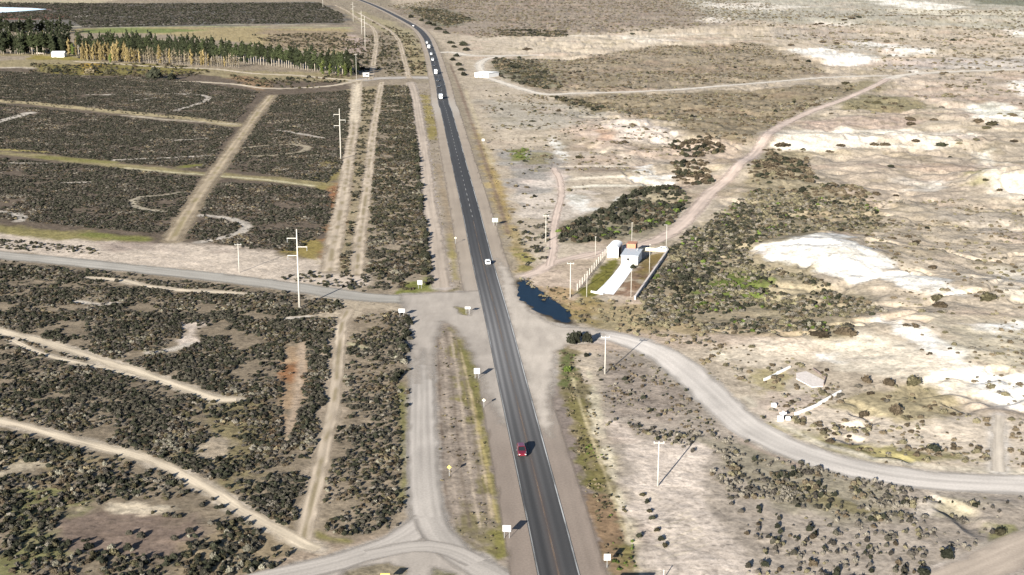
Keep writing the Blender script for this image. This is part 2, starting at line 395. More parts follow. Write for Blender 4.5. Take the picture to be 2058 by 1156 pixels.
# muddy bank of the pond
poly([(1030, 566), (1045, 556), (1064, 558), (1100, 584), (1140, 612), (1158, 638), (1156, 656), (1136, 658), (1100, 644), (1066, 630), (1044, 608)], C(150, 136, 112), 1.0, 1.2, 4)
poly([(1036, 568), (1048, 560), (1062, 562), (1096, 588), (1138, 618), (1152, 640), (1148, 654), (1132, 654), (1104, 640), (1070, 626), (1048, 606)], C(86, 76, 62), .8, .8, 3)
# junction on the east side
poly([(1018, 560), (1036, 580), (1060, 618), (1100, 645), (1150, 656), (1200, 660), (1210, 690), (1150, 690), (1118, 705), (1108, 760), (1100, 820), (1070, 800)], C(200, 189, 174), 1.5, 1.5, 8)
# grass verge further up
poly([(950, 250), (975, 290), (1010, 380), (1030, 440), (1062, 520), (1068, 545), (1040, 545), (1010, 460), (975, 340)], C(192, 168, 112), 2, 2.5, 8)
poly([(1036, 500), (1066, 508), (1068, 542), (1046, 545)], C(156, 146, 74), 1.5, 2.5, 6)
poly([(990, 330), (1010, 380), (1030, 440), (1018, 440), (985, 350)], C(190, 160, 88), 1.5, 2, 6, .7)
line([(905, 130), (925, 180), (945, 240), (970, 310), (1000, 400), (1022, 470)], 1.6, C(150, 126, 106), 1.2, .8, 8, .9)
line([(935, 180), (960, 250), (990, 330)], 2.0, C(214, 196, 158), 1.5, 1, 8, .8)
# pale gravelly flat and spoil left of the terraces
poly([(960, 200), (1200, 215), (1220, 245), (1120, 262), (1010, 258)], C(196, 184, 162), 4, 6, 20)
poly([(1000, 300), (1100, 300), (1135, 330), (1120, 385), (1060, 420), (1025, 400)], C(178, 170, 158), 3, 4, 14)
poly([(1022, 302), (1060, 298), (1066, 322), (1030, 322)], C(140, 146, 62), 2, 3, 8)
poly([(1066, 306), (1105, 306), (1108, 330), (1062, 330)], C(160, 150, 100), 2, 3, 8, .8)
poly([(1095, 270), (1118, 275), (1135, 300), (1145, 322), (1128, 324), (1112, 295)], WHITE * .95, 2, 4, 9)
poly([(1060, 362), (1120, 362), (1120, 378), (1062, 376)], C(232, 216, 198), 2, 3, 9)
poly([(1102, 335), (1132, 345), (1140, 370), (1120, 375), (1108, 352)], C(226, 206, 188), 2, 3, 9)
poly([(1040, 395), (1190, 385), (1190, 430), (1130, 450), (1100, 440), (1040, 440)], C(222, 206, 186), 3, 5, 14)
poly([(1140, 392), (1175, 395), (1190, 420), (1165, 430)], WHITE * .9, 2, 4, 9)
poly([(1225, 402), (1275, 390), (1262, 425), (1230, 430)], WHITE * .85, 2, 4, 9)
poly([(1150, 240), (1220, 232), (1340, 248), (1385, 275), (1390, 300), (1330, 330), (1180, 330), (1140, 300)], C(206, 188, 164), 5, 7, 20)
poly([(1215, 246), (1260, 243), (1330, 255), (1380, 272), (1350, 285), (1290, 290), (1240, 270), (1170, 270)], C(238, 220, 200), 4, 7, 16)
poly([(1195, 262), (1235, 260), (1232, 285), (1200, 285)], C(212, 180, 152), 3, 5, 12)
for a, b in (((1168, 290), (1188, 280)), ((1185, 298), (1205, 288)), ((1205, 310), (1228, 298))): line([a, b], 3.2, C(240, 222, 190), 1.5, 1.5)
poly([(1248, 312), (1275, 312), (1272, 322), (1250, 322)], C(244, 228, 198), 2, 3)
poly([(1155, 334), (1280, 332), (1285, 352), (1160, 356)], C(184, 168, 144), 2, 3, 10)
line([(1135, 335), (1200, 333), (1285, 331)], 5, C(242, 228, 200), 1.5, 1.2)
line([(1155, 360), (1180, 357), (1290, 353)], 4.6, C(242, 226, 198), 1.5, 1.2)
line([(1162, 376), (1200, 373), (1280, 372), (1330, 368)], 5, C(250, 240, 214), 1.5, 1.2)
poly([(1275, 335), (1315, 330), (1312, 345), (1348, 350), (1348, 368), (1280, 366)], WHITE * .92, 2, 4, 10)
# scrub country in the distance
poly([(770, 20), (1000, -12), (1420, -12), (1500, 10), (1480, 40), (1380, 55), (1200, 66), (960, 74), (880, 62)], C(165, 148, 128), 25, 25, 90)
poly([(820, 12), (900, 20), (960, 40), (900, 52), (850, 36)], C(125, 128, 100), 15, 15, 60, .8)
poly([(1000, 74), (1140, 70), (1330, 70), (1540, 70), (1480, 90), (1250, 98), (1060, 106)], C(212, 194, 166), 10, 14, 60)
poly([(1260, 74), (1340, 74), (1360, 84), (1260, 90)], C(238, 224, 200), 8, 12, 40)
line([(1150, 72), (1280, 73), (1440, 66)], 10, C(234, 220, 196), 6, 5, 30)
poly([(1000, 120), (1150, 118), (1300, 95), (1520, 86), (1600, 112), (1670, 148), (1500, 166), (1300, 182), (1110, 186), (1020, 152)], C(166, 149, 122), 8, 8, 40)
poly([(990, 118), (1060, 116), (1110, 150), (1130, 182), (1060, 175), (1000, 152)], C(132, 128, 100), 6, 8, 30, .9)
poly([(1115, 193), (1500, 182), (1740, 164), (1700, 186), (1580, 236), (1500, 292), (1400, 272), (1330, 242), (1210, 222), (1140, 205)], C(162, 145, 114), 6, 7, 30)
poly([(1100, 190), (1180, 200), (1240, 225), (1200, 222), (1130, 205)], C(128, 116, 84), 5, 6, 20, .8)
poly([(1370, -10), (1640, -12), (2200, -12), (2200, 60), (1700, 52), (1420, 40)], C(190, 182, 160), 25, 25, 90)
poly([(1840, -12), (2200, -12), (2200, 14), (2000, 12)], C(135, 135, 112), 20, 18, 70)
poly([(1385, 2), (1520, 6), (1640, 14), (1560, 22), (1420, 16)], C(226, 216, 196), 15, 18, 60)
poly([(1760, -4), (1870, 4), (1960, 14), (1880, 22), (1760, 8)], C(250, 244, 226), 12, 14, 50)
poly([(1800, 14), (1900, 20), (2100, 24), (2100, 32), (1880, 32), (1790, 24)], C(224, 212, 184), 10, 14, 40)
poly([(1400, 36), (1450, 34), (1460, 44), (1420, 46)], C(240, 226, 206), 8, 10, 30)
poly([(1640, 44), (1710, 44), (1710, 52), (1650, 52)], C(240, 228, 206), 6, 8, 30)
poly([(1540, 54), (1680, 56), (1760, 74), (1740, 82), (1560, 78)], C(186, 172, 152), 8, 10, 30)
poly([(2020, 58), (2200, 56), (2200, 76), (2040, 74)], C(250, 242, 224), 6, 8, 30)
poly([(1590, 100), (1650, 96), (1720, 108), (1770, 122), (1735, 133), (1670, 130), (1640, 118)], WHITE * .95, 5, 7, 24)
poly([(1690, 82), (1800, 88), (1885, 102), (1890, 110), (1790, 110), (1760, 98)], WHITE * .88, 5, 7, 24)
poly([(1640, 86), (1780, 96), (1760, 112), (1660, 96)], C(200, 190, 172), 5, 6, 20, .8)
poly([(1770, 125), (2100, 110), (2100, 140), (1800, 140)], C(200, 190, 178), 6, 8, 30, .8)
line([(1830, 144), (1880, 147), (1900, 145)], 8, C(250, 242, 230), 3, 4, 20)
poly([(1690, 168), (1760, 160), (1770, 180), (1720, 186)], C(170, 156, 118), 4, 6, 20)
poly([(1680, 205), (1720, 190), (1800, 195), (1860, 215), (1760, 225), (1690, 222)], C(160, 148, 108), 5, 8, 20)
poly([(1790, 150), (2100, 150), (2100, 260), (1930, 235), (1850, 200), (1790, 190)], C(208, 188, 164), 6, 8, 30)
poly([(2020, 160), (2100, 156), (2100, 195), (2035, 192)], WHITE, 4, 6, 20)
poly([(1945, 218), (1990, 204), (2060, 216), (2100, 230), (2100, 250), (1990, 246), (1950, 236)], C(250, 244, 222), 4, 7, 20)
poly([(1560, 262), (1680, 256), (1800, 258), (1930, 262), (1960, 278), (1900, 292), (1720, 300), (1580, 300), (1540, 290)], C(248, 234, 210), 3, 6, 20)
poly([(1600, 240), (1760, 232), (1860, 240), (1800, 256), (1620, 258)], C(204, 180, 158), 4, 6, 20)
poly([(1640, 320), (1900, 300), (1960, 330), (1920, 400), (1750, 420), (1640, 380)], C(208, 188, 162), 6, 9, 24)
poly([(1960, 300), (2000, 300), (2010, 330), (1985, 345), (1960, 335)], C(246, 236, 214), 3, 6, 14)
poly([(1985, 335), (2100, 315), (2100, 410), (2020, 395), (1975, 360)], C(238, 222, 196), 4, 6, 16)
poly([(1955, 340), (1990, 330), (1980, 370), (1955, 365)], C(172, 162, 108), 3, 5, 12, .8)
poly([(1810, 355), (1860, 350), (1910, 375), (1870, 385)], C(246, 234, 214), 3, 6, 14, .8)
poly([(1640, 410), (1800, 400), (1900, 420), (1960, 480), (1800, 500), (1700, 470)], C(202, 184, 156), 6, 8, 24)
line([(1640, 430), (1700, 420), (1780, 414)], 4, C(238, 224, 200), 2, 3)
poly([(1900, 430), (2100, 430), (2100, 480), (1950, 475)], C(196, 182, 162), 5, 7, 20, .8)
poly([(1960, 535), (2100, 530), (2100, 600), (2040, 590)], C(242, 230, 206), 4, 7, 20, .8)
# the white hill and white washes
poly([(1498, 512), (1530, 492), (1600, 472), (1640, 468), (1700, 478), (1750, 500), (1795, 522), (1770, 545), (1730, 566), (1690, 558), (1640, 545), (1580, 540), (1520, 528)], WHITE, 2.5, 4, 12)
poly([(1765, 548), (1830, 545), (1900, 562), (1965, 600), (1930, 604), (1860, 580), (1800, 575)], WHITE, 2.5, 4, 12)
poly([(1745, 632), (1800, 640), (1850, 672), (1880, 685), (1830, 682), (1790, 660)], WHITE * .95, 2.5, 4, 12)
poly([(1850, 665), (1920, 700), (1960, 735), (2100, 752), (2100, 800), (1970, 808), (1900, 780), (1880, 730), (1840, 700)], WHITE, 3, 5, 14)
poly([(1640, 670), (1800, 660), (1900, 720), (1890, 770), (1750, 745), (1640, 720)], C(232, 218, 192), 4, 7, 18, .9)
poly([(1645, 712), (1680, 714), (1685, 726), (1650, 726)], WHITE, 2, 3, 8)
poly([(1440, 705), (1480, 720), (1510, 750), (1560, 765), (1600, 778), (1520, 770), (1470, 745)], C(244, 230, 200), 2, 3.5, 10)
poly([(1480, 690), (1640, 680), (1660, 720), (1540, 740), (1480, 720)], C(224, 208, 182), 3, 5, 12, .8)
poly([(1900, 640), (2100, 640), (2100, 740), (1960, 720)], C(206, 194, 164), 4, 8, 20, .8)
poly([(1930, 652), (2100, 652), (2100, 665), (1960, 664)], WHITE * .92, 2, 4, 14)
# scrubland east of the hill road
poly([(1350, 490), (1400, 450), (1480, 395), (1560, 300), (1610, 300), (1630, 360), (1740, 395), (1790, 455), (1700, 468), (1600, 474), (1510, 500), (1520, 530), (1620, 545), (1740, 600), (1790, 628), (1700, 672), (1500, 672), (1300, 655), (1270, 610), (1340, 520)], C(172, 157, 124), 3, 5, 16)
poly([(1430, 545), (1480, 540), (1520, 560), (1560, 580), (1520, 605), (1450, 600), (1400, 590)], C(118, 132, 50), 2, 4, 10)
poly([(1560, 600), (1600, 605), (1580, 630), (1550, 620)], C(132, 132, 74), 2, 3, 8, .8)
poly([(1295, 634), (1330, 622), (1368, 620), (1375, 640), (1340, 648)], C(116, 132, 48), 1.5, 2.5, 7)
poly([(1200, 610), (1300, 610), (1400, 640), (1440, 670), (1260, 668), (1180, 650)], C(186, 168, 122), 2.5, 4, 12)
poly([(1150, 590), (1200, 600), (1190, 650), (1150, 652)], C(176, 154, 92), 2, 3, 8)
# hollow with dark scrub behind the house
poly([(1120, 460), (1180, 430), (1260, 395), (1290, 372), (1350, 370), (1390, 400), (1350, 455), (1250, 485), (1120, 490)], C(160, 148, 120), 3, 4, 12)
poly([(1215, 455), (1240, 455), (1240, 472), (1218, 474)], C(112, 128, 40), 1.5, 2, 6)
poly([(1060, 550), (1140, 520), (1200, 510), (1180, 590), (1150, 600), (1080, 575)], C(210, 186, 160), 2.5, 3, 10)
poly([(1080, 578), (1140, 580), (1150, 620), (1110, 598)], C(194, 162, 112), 2, 3, 7)
# yard round the house
poly([(1160, 596), (1196, 545), (1238, 510), (1250, 520), (1246, 545), (1200, 596)], C(126, 122, 34), 1.2, 1.5, 6)
poly([(1165, 590), (1200, 556), (1240, 535), (1200, 588)], C(140, 132, 40), 1, 1.5, 6, .8)
poly([(1232, 592), (1262, 550), (1320, 512), (1330, 520), (1282, 592)], C(140, 102, 68), 1.6, 3, 5, .8)
poly([(1280, 530), (1330, 508), (1325, 530), (1290, 560)], C(142, 120, 56), 1.2, 2, 6, .9)
# right of the east road
poly([(1500, 760), (1640, 790), (1760, 800), (1900, 830), (2100, 830), (2100, 940), (1800, 920), (1640, 890), (1540, 840)], C(222, 204, 178), 3, 4, 14)
poly([(1540, 850), (1600, 856), (1680, 890), (1820, 905), (1900, 905), (1990, 930), (1850, 935), (1720, 915), (1600, 884)], C(168, 156, 96), 2, 3, 10)
line([(1500, 800), (1560, 848), (1640, 888), (1760, 922), (1900, 942), (2100, 952)], 2.5, C(236, 222, 194), 1.5, 1, 8, .9)
poly([(1520, 740), (1580, 745), (1600, 790), (1560, 800), (1520, 775)], C(188, 172, 110), 2, 3, 8, .8)
poly([(1690, 790), (1760, 770), (1850, 770), (1890, 800), (1850, 850), (1760, 840), (1700, 815)], C(178, 162, 118), 2.5, 4, 10, .9)
poly([(1500, 800), (1560, 785), (1640, 800), (1600, 840), (1540, 838)], C(214, 192, 170), 2, 3, 8, .8)
# field between the roads, south
poly([(1200, 690), (1300, 705), (1400, 800), (1500, 880), (1640, 940), (1900, 985), (2100, 995), (2100, 1200), (1320, 1200), (1260, 1000), (1210, 850)], C(180, 165, 146), 2, 2)
poly([(1205, 720), (1310, 730), (1400, 830), (1360, 850), (1230, 830)], C(178, 161, 143), 2, 3, 10)
poly([(1235, 850), (1300, 880), (1420, 900), (1410, 960), (1460, 1060), (1520, 1180), (1330, 1180), (1285, 1060), (1245, 960)], C(222, 204, 184), 2, 2.5, 10)
poly([(1270, 980), (1310, 985), (1325, 1004), (1290, 1003)], C(244, 224, 198), 1, 1.2, 5)
for kx in range(9): line([(1305 + kx * 3, 1052 + kx * 9), (1345 + kx * 4, 1046 + kx * 8), (1385 + kx * 5, 1028 + kx * 8)], 0.35, C(238, 220, 188), .3, .5, 4, .6)
poly([(1420, 890), (1560, 900), (1700, 960), (1830, 985), (1830, 1060), (1660, 1050), (1500, 1000), (1440, 940)], C(162, 151, 126), 2.5, 4, 10)
poly([(1570, 965), (1660, 985), (1760, 1025), (1740, 1035), (1640, 1010), (1570, 985)], C(146, 134, 86), 1.5, 2, 6, .8)
poly([(1890, 1000), (1980, 1000), (2040, 1020), (1960, 1040), (1890, 1030)], C(172, 162, 128), 2, 3, 8, .7)
poly([(1820, 1010), (1880, 1000), (1880, 1040), (1830, 1045)], C(206, 192, 172), 1.5, 2.5, 8)
line([(1880, 1160), (1940, 1130), (2000, 1102), (2100, 1058)], 3.4, C(238, 228, 204), 1.2, 1, 6)
poly([(1990, 1060), (2040, 1055), (2030, 1085), (1985, 1090)], C(140, 138, 76), 1, 2, 6, .8)
line([(1310, 720), (1380, 760), (1440, 830), (1500, 890), (1600, 935)], 2.0, C(196, 170, 150), 1.2, 1, 8, .8)

def build_ground():
    th0 = math.radians(26)
    ang = np.concatenate([np.linspace(-math.pi, -th0, 70, endpoint=False), np.linspace(-th0, th0, 1500, endpoint=False), np.linspace(th0, math.pi, 70, endpoint=False)])
    # rings: fine where the photographed land lies, coarse to the horizon
    inv = np.linspace(1 / 185.0, 1 / 3600.0, 860)
    rad = np.concatenate([[30, 70, 110, 140, 160, 175], 1 / inv, [3900, 4400, 5200, 6500, 9000, 14000, 22000, 34000]])
    na, nr = len(ang), len(rad)
    Rr, Aa = np.meshgrid(rad, ang, indexing='ij')
    X = (Rr * np.sin(Aa)).ravel(); Y = (Rr * np.cos(Aa)).ravel()
    Z = H(X, Y)
    colr = np.tile(C(170, 155, 130), (X.size, 1))
    wx = X + (fbm(X, Y, 9, 101, 3) - .5) * 5; wy = Y + (fbm(X, Y, 9, 102, 3) - .5) * 5
    def reg(P, pad):
        lo = P.min(0) - pad; hi = P.max(0) + pad
        return np.nonzero((X > lo[0]) & (X < hi[0]) & (Y > lo[1]) & (Y < hi[1]))[0]
    for n, it in enumerate(PAINT):
        if it[0] == 'p':
            _, pts, c, soft, na_, ns, al = it
            P = UP(pts)
            far = P[:, 1].mean() / 500.0
            i = reg(P, soft + na_ + 4)
            if not len(i): continue
            d = sdist(X[i], Y[i], P) + (fbm(X[i], Y[i], ns, 200 + n, 5) - .5) * 2 * na_ * 2.2
        else:
            _, pts, w, c, soft, na_, ns, al = it
            P = UP(pts)
            i = reg(P, w + soft + na_ + 4)
            if not len(i): continue
            d = w / 2 - seg_dist(X[i], Y[i], P) + (fbm(X[i], Y[i], ns, 200 + n, 3) - .5) * 2 * na_
        if np.min(c) > .40 and not (soft == 2.5 and na_ == 4): al = al * (.30 + .70 * sstep(.30, .52, fbm(X[i] * .8, Y[i] * 1.3, 7, 400 + n, 4))) if P[:, 0].min() > 0 and n % 3 != 0 else al * (.55 + .45 * sstep(.22, .4, fbm(X[i], Y[i], 5, 400 + n, 4)))
        m = (sstep(-soft, soft, d) * al)[:, None]
        colr[i] = colr[i] * (1 - m) + np.asarray(c) * m
    # gravel thrown out along roads and tracks, bare edges
    def roadside(P, w, c, spread, al):
        i = reg(P, w + spread * 3)
        if not len(i): return
        d = seg_dist(X[i], Y[i], P) - w / 2
        d = d + (fbm(X[i], Y[i], 5, 77, 3) - .5) * spread * 1.6
        m = (sstep(spread, -spread * .4, d) * al)[:, None]
        colr[i] = colr[i] * (1 - m) + c * m
    tone = {'gravel': C(188, 178, 166), 'fargravel': C(180, 170, 156), 'brightgravel': C(205, 194, 178), 'pink': C(212, 192, 174), 'pale': C(230, 218, 200), 'sand': C(218, 202, 178), 'rut': C(182, 164, 138), 'lane': C(172, 154, 124), 'pinkgravel': C(200, 186, 174), 'palegravel': C(220, 210, 196)}
    for k, (P, w, t) in roadC.items(): roadside(P, w, tone[t], 1.6, .85)
    roadside(hwyC, HW_W + 7.6, C(160, 146, 132), 1.4, .9)
    # natural variation: damp and dry soil, stones, thin grass
    left = sstep(0, -30, X - (30 - 0.055 * (Y - 236)))
    v = fbm(X, Y, 60, 301, 4); v2 = fbm(X, Y, 7, 302, 4); v3 = fbm(X, Y, 1.6, 303, 3); v4 = fbm(X * .55, Y * 1.6, 22, 304, 4)
    g = 1 + (v - .5) * .30 + (v2 - .5) * .42 + (v3 - .5) * .55 + (v4 - .5) * .34 * (1 - left)
    colr *= np.clip(g, .45, 1.5)[:, None]
    # scattered low dry plants that tint the soil of the open country
    br = sstep(.54, .70, fbm(X, Y, 13, 305, 5)) * sstep(330, 480, Y) * (1 - left)
    colr = colr * (1 - .42 * br[:, None]) + C(146, 132, 94) * .42 * br[:, None]
    pk = sstep(.56, .72, fbm(X, Y, 40, 306, 4)) * (1 - left)
    colr *= 1 + pk[:, None] * np.array([.05, -.02, -.03])
    # drainage lines: thin grey rills
    rl = np.abs(fbm(X, Y, 30, 320, 5) - .5)
    rl = sstep(.018, .0, rl) * (1 - left) * sstep(300, 420, Y)
    colr *= (1 - .25 * rl)[:, None]
    st = sstep(.66, .8, fbm(X, Y, 1.2, 321, 2)) * sstep(.4, .6, fbm(X, Y, 18, 322, 3))
    colr *= (1 - .35 * st)[:, None]
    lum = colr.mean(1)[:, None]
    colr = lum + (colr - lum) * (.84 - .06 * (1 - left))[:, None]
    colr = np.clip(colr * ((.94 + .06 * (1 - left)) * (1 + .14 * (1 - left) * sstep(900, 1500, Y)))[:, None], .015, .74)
    # mesh
    nv = X.size
    me = bpy.data.meshes.new('ground')
    co = np.stack([X, Y, Z], 1).astype(np.float32)
    centre = nv
    co = np.vstack([co, [[0, 0, 0]]]).astype(np.float32)
    colr = np.vstack([colr, [[.3, .26, .2]]])
    I = np.arange(nr - 1)[:, None] * na + np.arange(na)[None, :]
    J = np.arange(nr - 1)[:, None] * na + ((np.arange(na) + 1) % na)[None, :]
    q = np.stack([I, J, J + na, I + na], -1).reshape(-1, 4)[:, ::-1]
    tri = np.stack([np.full(na, centre), (np.arange(na) + 1) % na, np.arange(na)], 1)[:, :]
    nq, nt = len(q), len(tri)
    me.vertices.add(nv + 1)
    me.vertices.foreach_set('co', co.ravel())
    me.loops.add(nq * 4 + nt * 3)
    me.loops.foreach_set('vertex_index', np.concatenate([q.ravel(), tri.ravel()]).astype(np.int32))
    me.polygons.add(nq + nt)
    me.polygons.foreach_set('loop_start', np.concatenate([np.arange(nq) * 4, nq * 4 + np.arange(nt) * 3]).astype(np.int32))
    me.update(calc_edges=True)
    me.polygons.foreach_set('use_smooth', np.ones(nq + nt, bool))
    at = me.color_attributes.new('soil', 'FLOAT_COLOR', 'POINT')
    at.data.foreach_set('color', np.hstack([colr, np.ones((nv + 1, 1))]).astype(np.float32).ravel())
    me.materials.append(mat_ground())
    o = bpy.data.objects.new('ground', me)
    col.objects.link(o)
    o['kind'] = 'structure'
    if me.polygons[len(q) // 2].normal.z < 0: me.flip_normals()
    return o
# ---------------------------------------------------------------- materials
def new_mat(name):
    m = bpy.data.materials.new(name)
    m.use_nodes = True
    nt = m.node_tree
    b = nt.nodes['Principled BSDF']
    b.inputs['Roughness'].default_value = 0.9
    b.inputs['Specular IOR Level'].default_value = 0.15
    return m, nt, b

def mix_col(nt, kind, fac, a, b):
    n = nt.nodes.new('ShaderNodeMix'); n.data_type = 'RGBA'; n.blend_type = kind
    for s, v in ((0, fac), (6, a), (7, b)):
        if hasattr(v, 'links'): nt.links.new(v, n.inputs[s])
        else: n.inputs[s].default_value = v
    return n.outputs[2]

def noise(nt, scale, detail=4.0, rough=0.6, coord=None, loc=None):
    n = nt.nodes.new('ShaderNodeTexNoise')
    n.inputs['Scale'].default_value = scale; n.inputs['Detail'].default_value = detail; n.inputs['Roughness'].default_value = rough
    if coord is None:
        t = nt.nodes.new('ShaderNodeTexCoord'); coord = t.outputs['Object']
    nt.links.new(coord, n.inputs['Vector'])
    return n

def ramp(nt, src, stops):
    r = nt.nodes.new('ShaderNodeValToRGB')
    e = r.color_ramp.elements
    while len(e) < len(stops): e.new(0.5)
    for k, (p, c) in enumerate(stops):
        e[k].position = p; e[k].color = (c, c, c, 1) if not hasattr(c, '__len__') else (*c, 1)
    nt.links.new(src, r.inputs[0])
    return r.outputs[0]

def bump(nt, b, src, strength, dist):
    n = nt.nodes.new('ShaderNodeBump')
    n.inputs['Strength'].default_value = strength; n.inputs['Distance'].default_value = dist
    nt.links.new(src, n.inputs['Height']); nt.links.new(n.outputs[0], b.inputs['Normal'])

def mat_ground():
    m, nt, b = new_mat('soil')
    a = nt.nodes.new('ShaderNodeAttribute'); a.attribute_name = 'soil'
    n1 = noise(nt, 0.9, 6, 0.7); n2 = noise(nt, 0.22, 4, 0.6)
    c = mix_col(nt, 'MULTIPLY', 1.0, a.outputs['Color'], ramp(nt, n1.outputs[0], [(0.28, 0.55), (0.5, 1.0), (0.72, 1.34)]))
    c = mix_col(nt, 'MULTIPLY', 1.0, c, ramp(nt, n2.outputs[0], [(0.3, 0.86), (0.7, 1.12)]))
    nt.links.new(c, b.inputs['Base Color'])
    b.inputs['Roughness'].default_value = 0.97
    b.inputs['Specular IOR Level'].default_value = 0.05
    bump(nt, b, n1.outputs[0], 0.5, 0.25)
    return m

def mat_strip(name, alpha, spec=0.1, rough=0.9, grain=2.2):
    m, nt, b = new_mat(name)
    a = nt.nodes.new('ShaderNodeAttribute'); a.attribute_name = 'tone'
    n1 = noise(nt, grain, 4, 0.7)
    c = mix_col(nt, 'MULTIPLY', 1.0, a.outputs['Color'], ramp(nt, n1.outputs[0], [(0.3, 0.85), (0.7, 1.14)]))
    nt.links.new(c, b.inputs['Base Color'])
    b.inputs['Roughness'].default_value = rough
    b.inputs['Specular IOR Level'].default_value = spec
    if alpha:
        e = nt.nodes.new('ShaderNodeAttribute'); e.attribute_name = 'cover'
        nt.links.new(e.outputs['Fac'], b.inputs['Alpha'])
    return m

def mat_plain(name, c, rough=0.7, spec=0.3, var=0.15, scale=1.5, metallic=0.0, coat=0.0):
    m, nt, b = new_mat(name)
    n1 = noise(nt, scale, 4, 0.6)
    cc = mix_col(nt, 'MULTIPLY', 1.0, (*c, 1), ramp(nt, n1.outputs[0], [(0.3, 1 - var), (0.7, 1 + var)]))
    nt.links.new(cc, b.inputs['Base Color'])
    b.inputs['Roughness'].default_value = rough; b.inputs['Specular IOR Level'].default_value = spec
    b.inputs['Metallic'].default_value = metallic
    b.inputs['Coat Weight'].default_value = coat
    return m

def mat_leaf(name, c, tip, spread=0.48):
    """foliage: each plant a little lighter or darker, upper leaf clumps lighter, core darkest"""
    m, nt, b = new_mat(name)
    oi = nt.nodes.new('ShaderNodeObjectInfo')
    at = nt.nodes.new('ShaderNodeAttribute'); at.attribute_name = 'leaf'
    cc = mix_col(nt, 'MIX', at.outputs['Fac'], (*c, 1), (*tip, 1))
    cc = mix_col(nt, 'MULTIPLY', 1.0, cc, ramp(nt, oi.outputs['Random'], [(0.0, 1 - spread), (0.5, 1.0), (1.0, 1 + spread)]))
    nt.links.new(cc, b.inputs['Base Color'])
    b.inputs['Roughness'].default_value = 0.85; b.inputs['Specular IOR Level'].default_value = 0.1
    return m

M = {
 'strip': mat_strip('gravel_surface', True), 'asphalt': mat_strip('asphalt', False, 0.25, 0.8, 3.0), 'paint': mat_strip('road_paint', True, 0.2, 0.7, 6.0),
 'concrete': mat_plain('pale_concrete', (0.33, 0.315, 0.28), 0.85, 0.2, 0.10),
 'whitewash': mat_plain('whitewash', (0.66, 0.65, 0.62), 0.85, 0.2, 0.06),
 'driveway': mat_plain('white_paving', (0.70, 0.70, 0.70), 0.85, 0.2, 0.06),
 'metal_roof': mat_plain('grey_sheet_roof', (0.34, 0.36, 0.38), 0.55, 0.4, 0.10),
 'white_roof': mat_plain('white_sheet_roof', (0.74, 0.74, 0.72), 0.6, 0.3, 0.06),
 'brick': mat_plain('red_brick', (0.30, 0.14, 0.085), 0.9, 0.2, 0.25, 3.0),
 'block': mat_plain('block_wall', (0.46, 0.41, 0.37), 0.9, 0.2, 0.2, 2.0),
 'glass': mat_plain('dark_glass', (0.012, 0.014, 0.016), 0.12, 0.5, 0.0),
 'rubber': mat_plain('tyre_rubber', (0.015, 0.015, 0.015), 0.9, 0.2, 0.0),
 'steel': mat_plain('galvanised_steel', (0.22, 0.225, 0.225), 0.5, 0.5, 0.1),
 'sign_white': mat_plain('sign_white', (0.34, 0.34, 0.33), 0.6, 0.3, 0.12),
 'sign_green': mat_plain('sign_pale_green', (0.38, 0.44, 0.39), 0.6, 0.3, 0.06),
 'sign_yellow': mat_plain('sign_yellow', (0.42, 0.31, 0.07), 0.6, 0.3, 0.05),
 'sign_cream': mat_plain('sign_cream', (0.50, 0.47, 0.35), 0.6, 0.3, 0.05),
 'navy': mat_plain('navy_panel', (0.006, 0.008, 0.014), 0.6, 0.2, 0.1),
 'red_paint': mat_plain('red_car_paint', (0.10, 0.008, 0.016), 0.3, 0.5, 0.0, coat=0.6),
 'white_paint': mat_plain('white_car_paint', (0.78, 0.78, 0.77), 0.35, 0.5, 0.0, coat=0.4),
 'dark_paint': mat_plain('dark_car_paint', (0.035, 0.038, 0.045), 0.35, 0.5, 0.0, coat=0.4),
 'silver_paint': mat_plain('silver_car_paint', (0.38, 0.38, 0.39), 0.35, 0.5, 0.0, coat=0.4),
 'lamp': mat_plain('headlight_lens', (0.75, 0.72, 0.68), 0.2, 0.5, 0.0),
 'tail': mat_plain('tail_lens', (0.25, 0.01, 0.01), 0.3, 0.5, 0.0),
 'bark': mat_plain('grey_bark', (0.34, 0.30, 0.24), 0.9, 0.1, 0.2, 3.0),
 'twig': mat_plain('dark_twigs', (0.07, 0.06, 0.045), 0.95, 0.05, 0.2, 3.0),
}

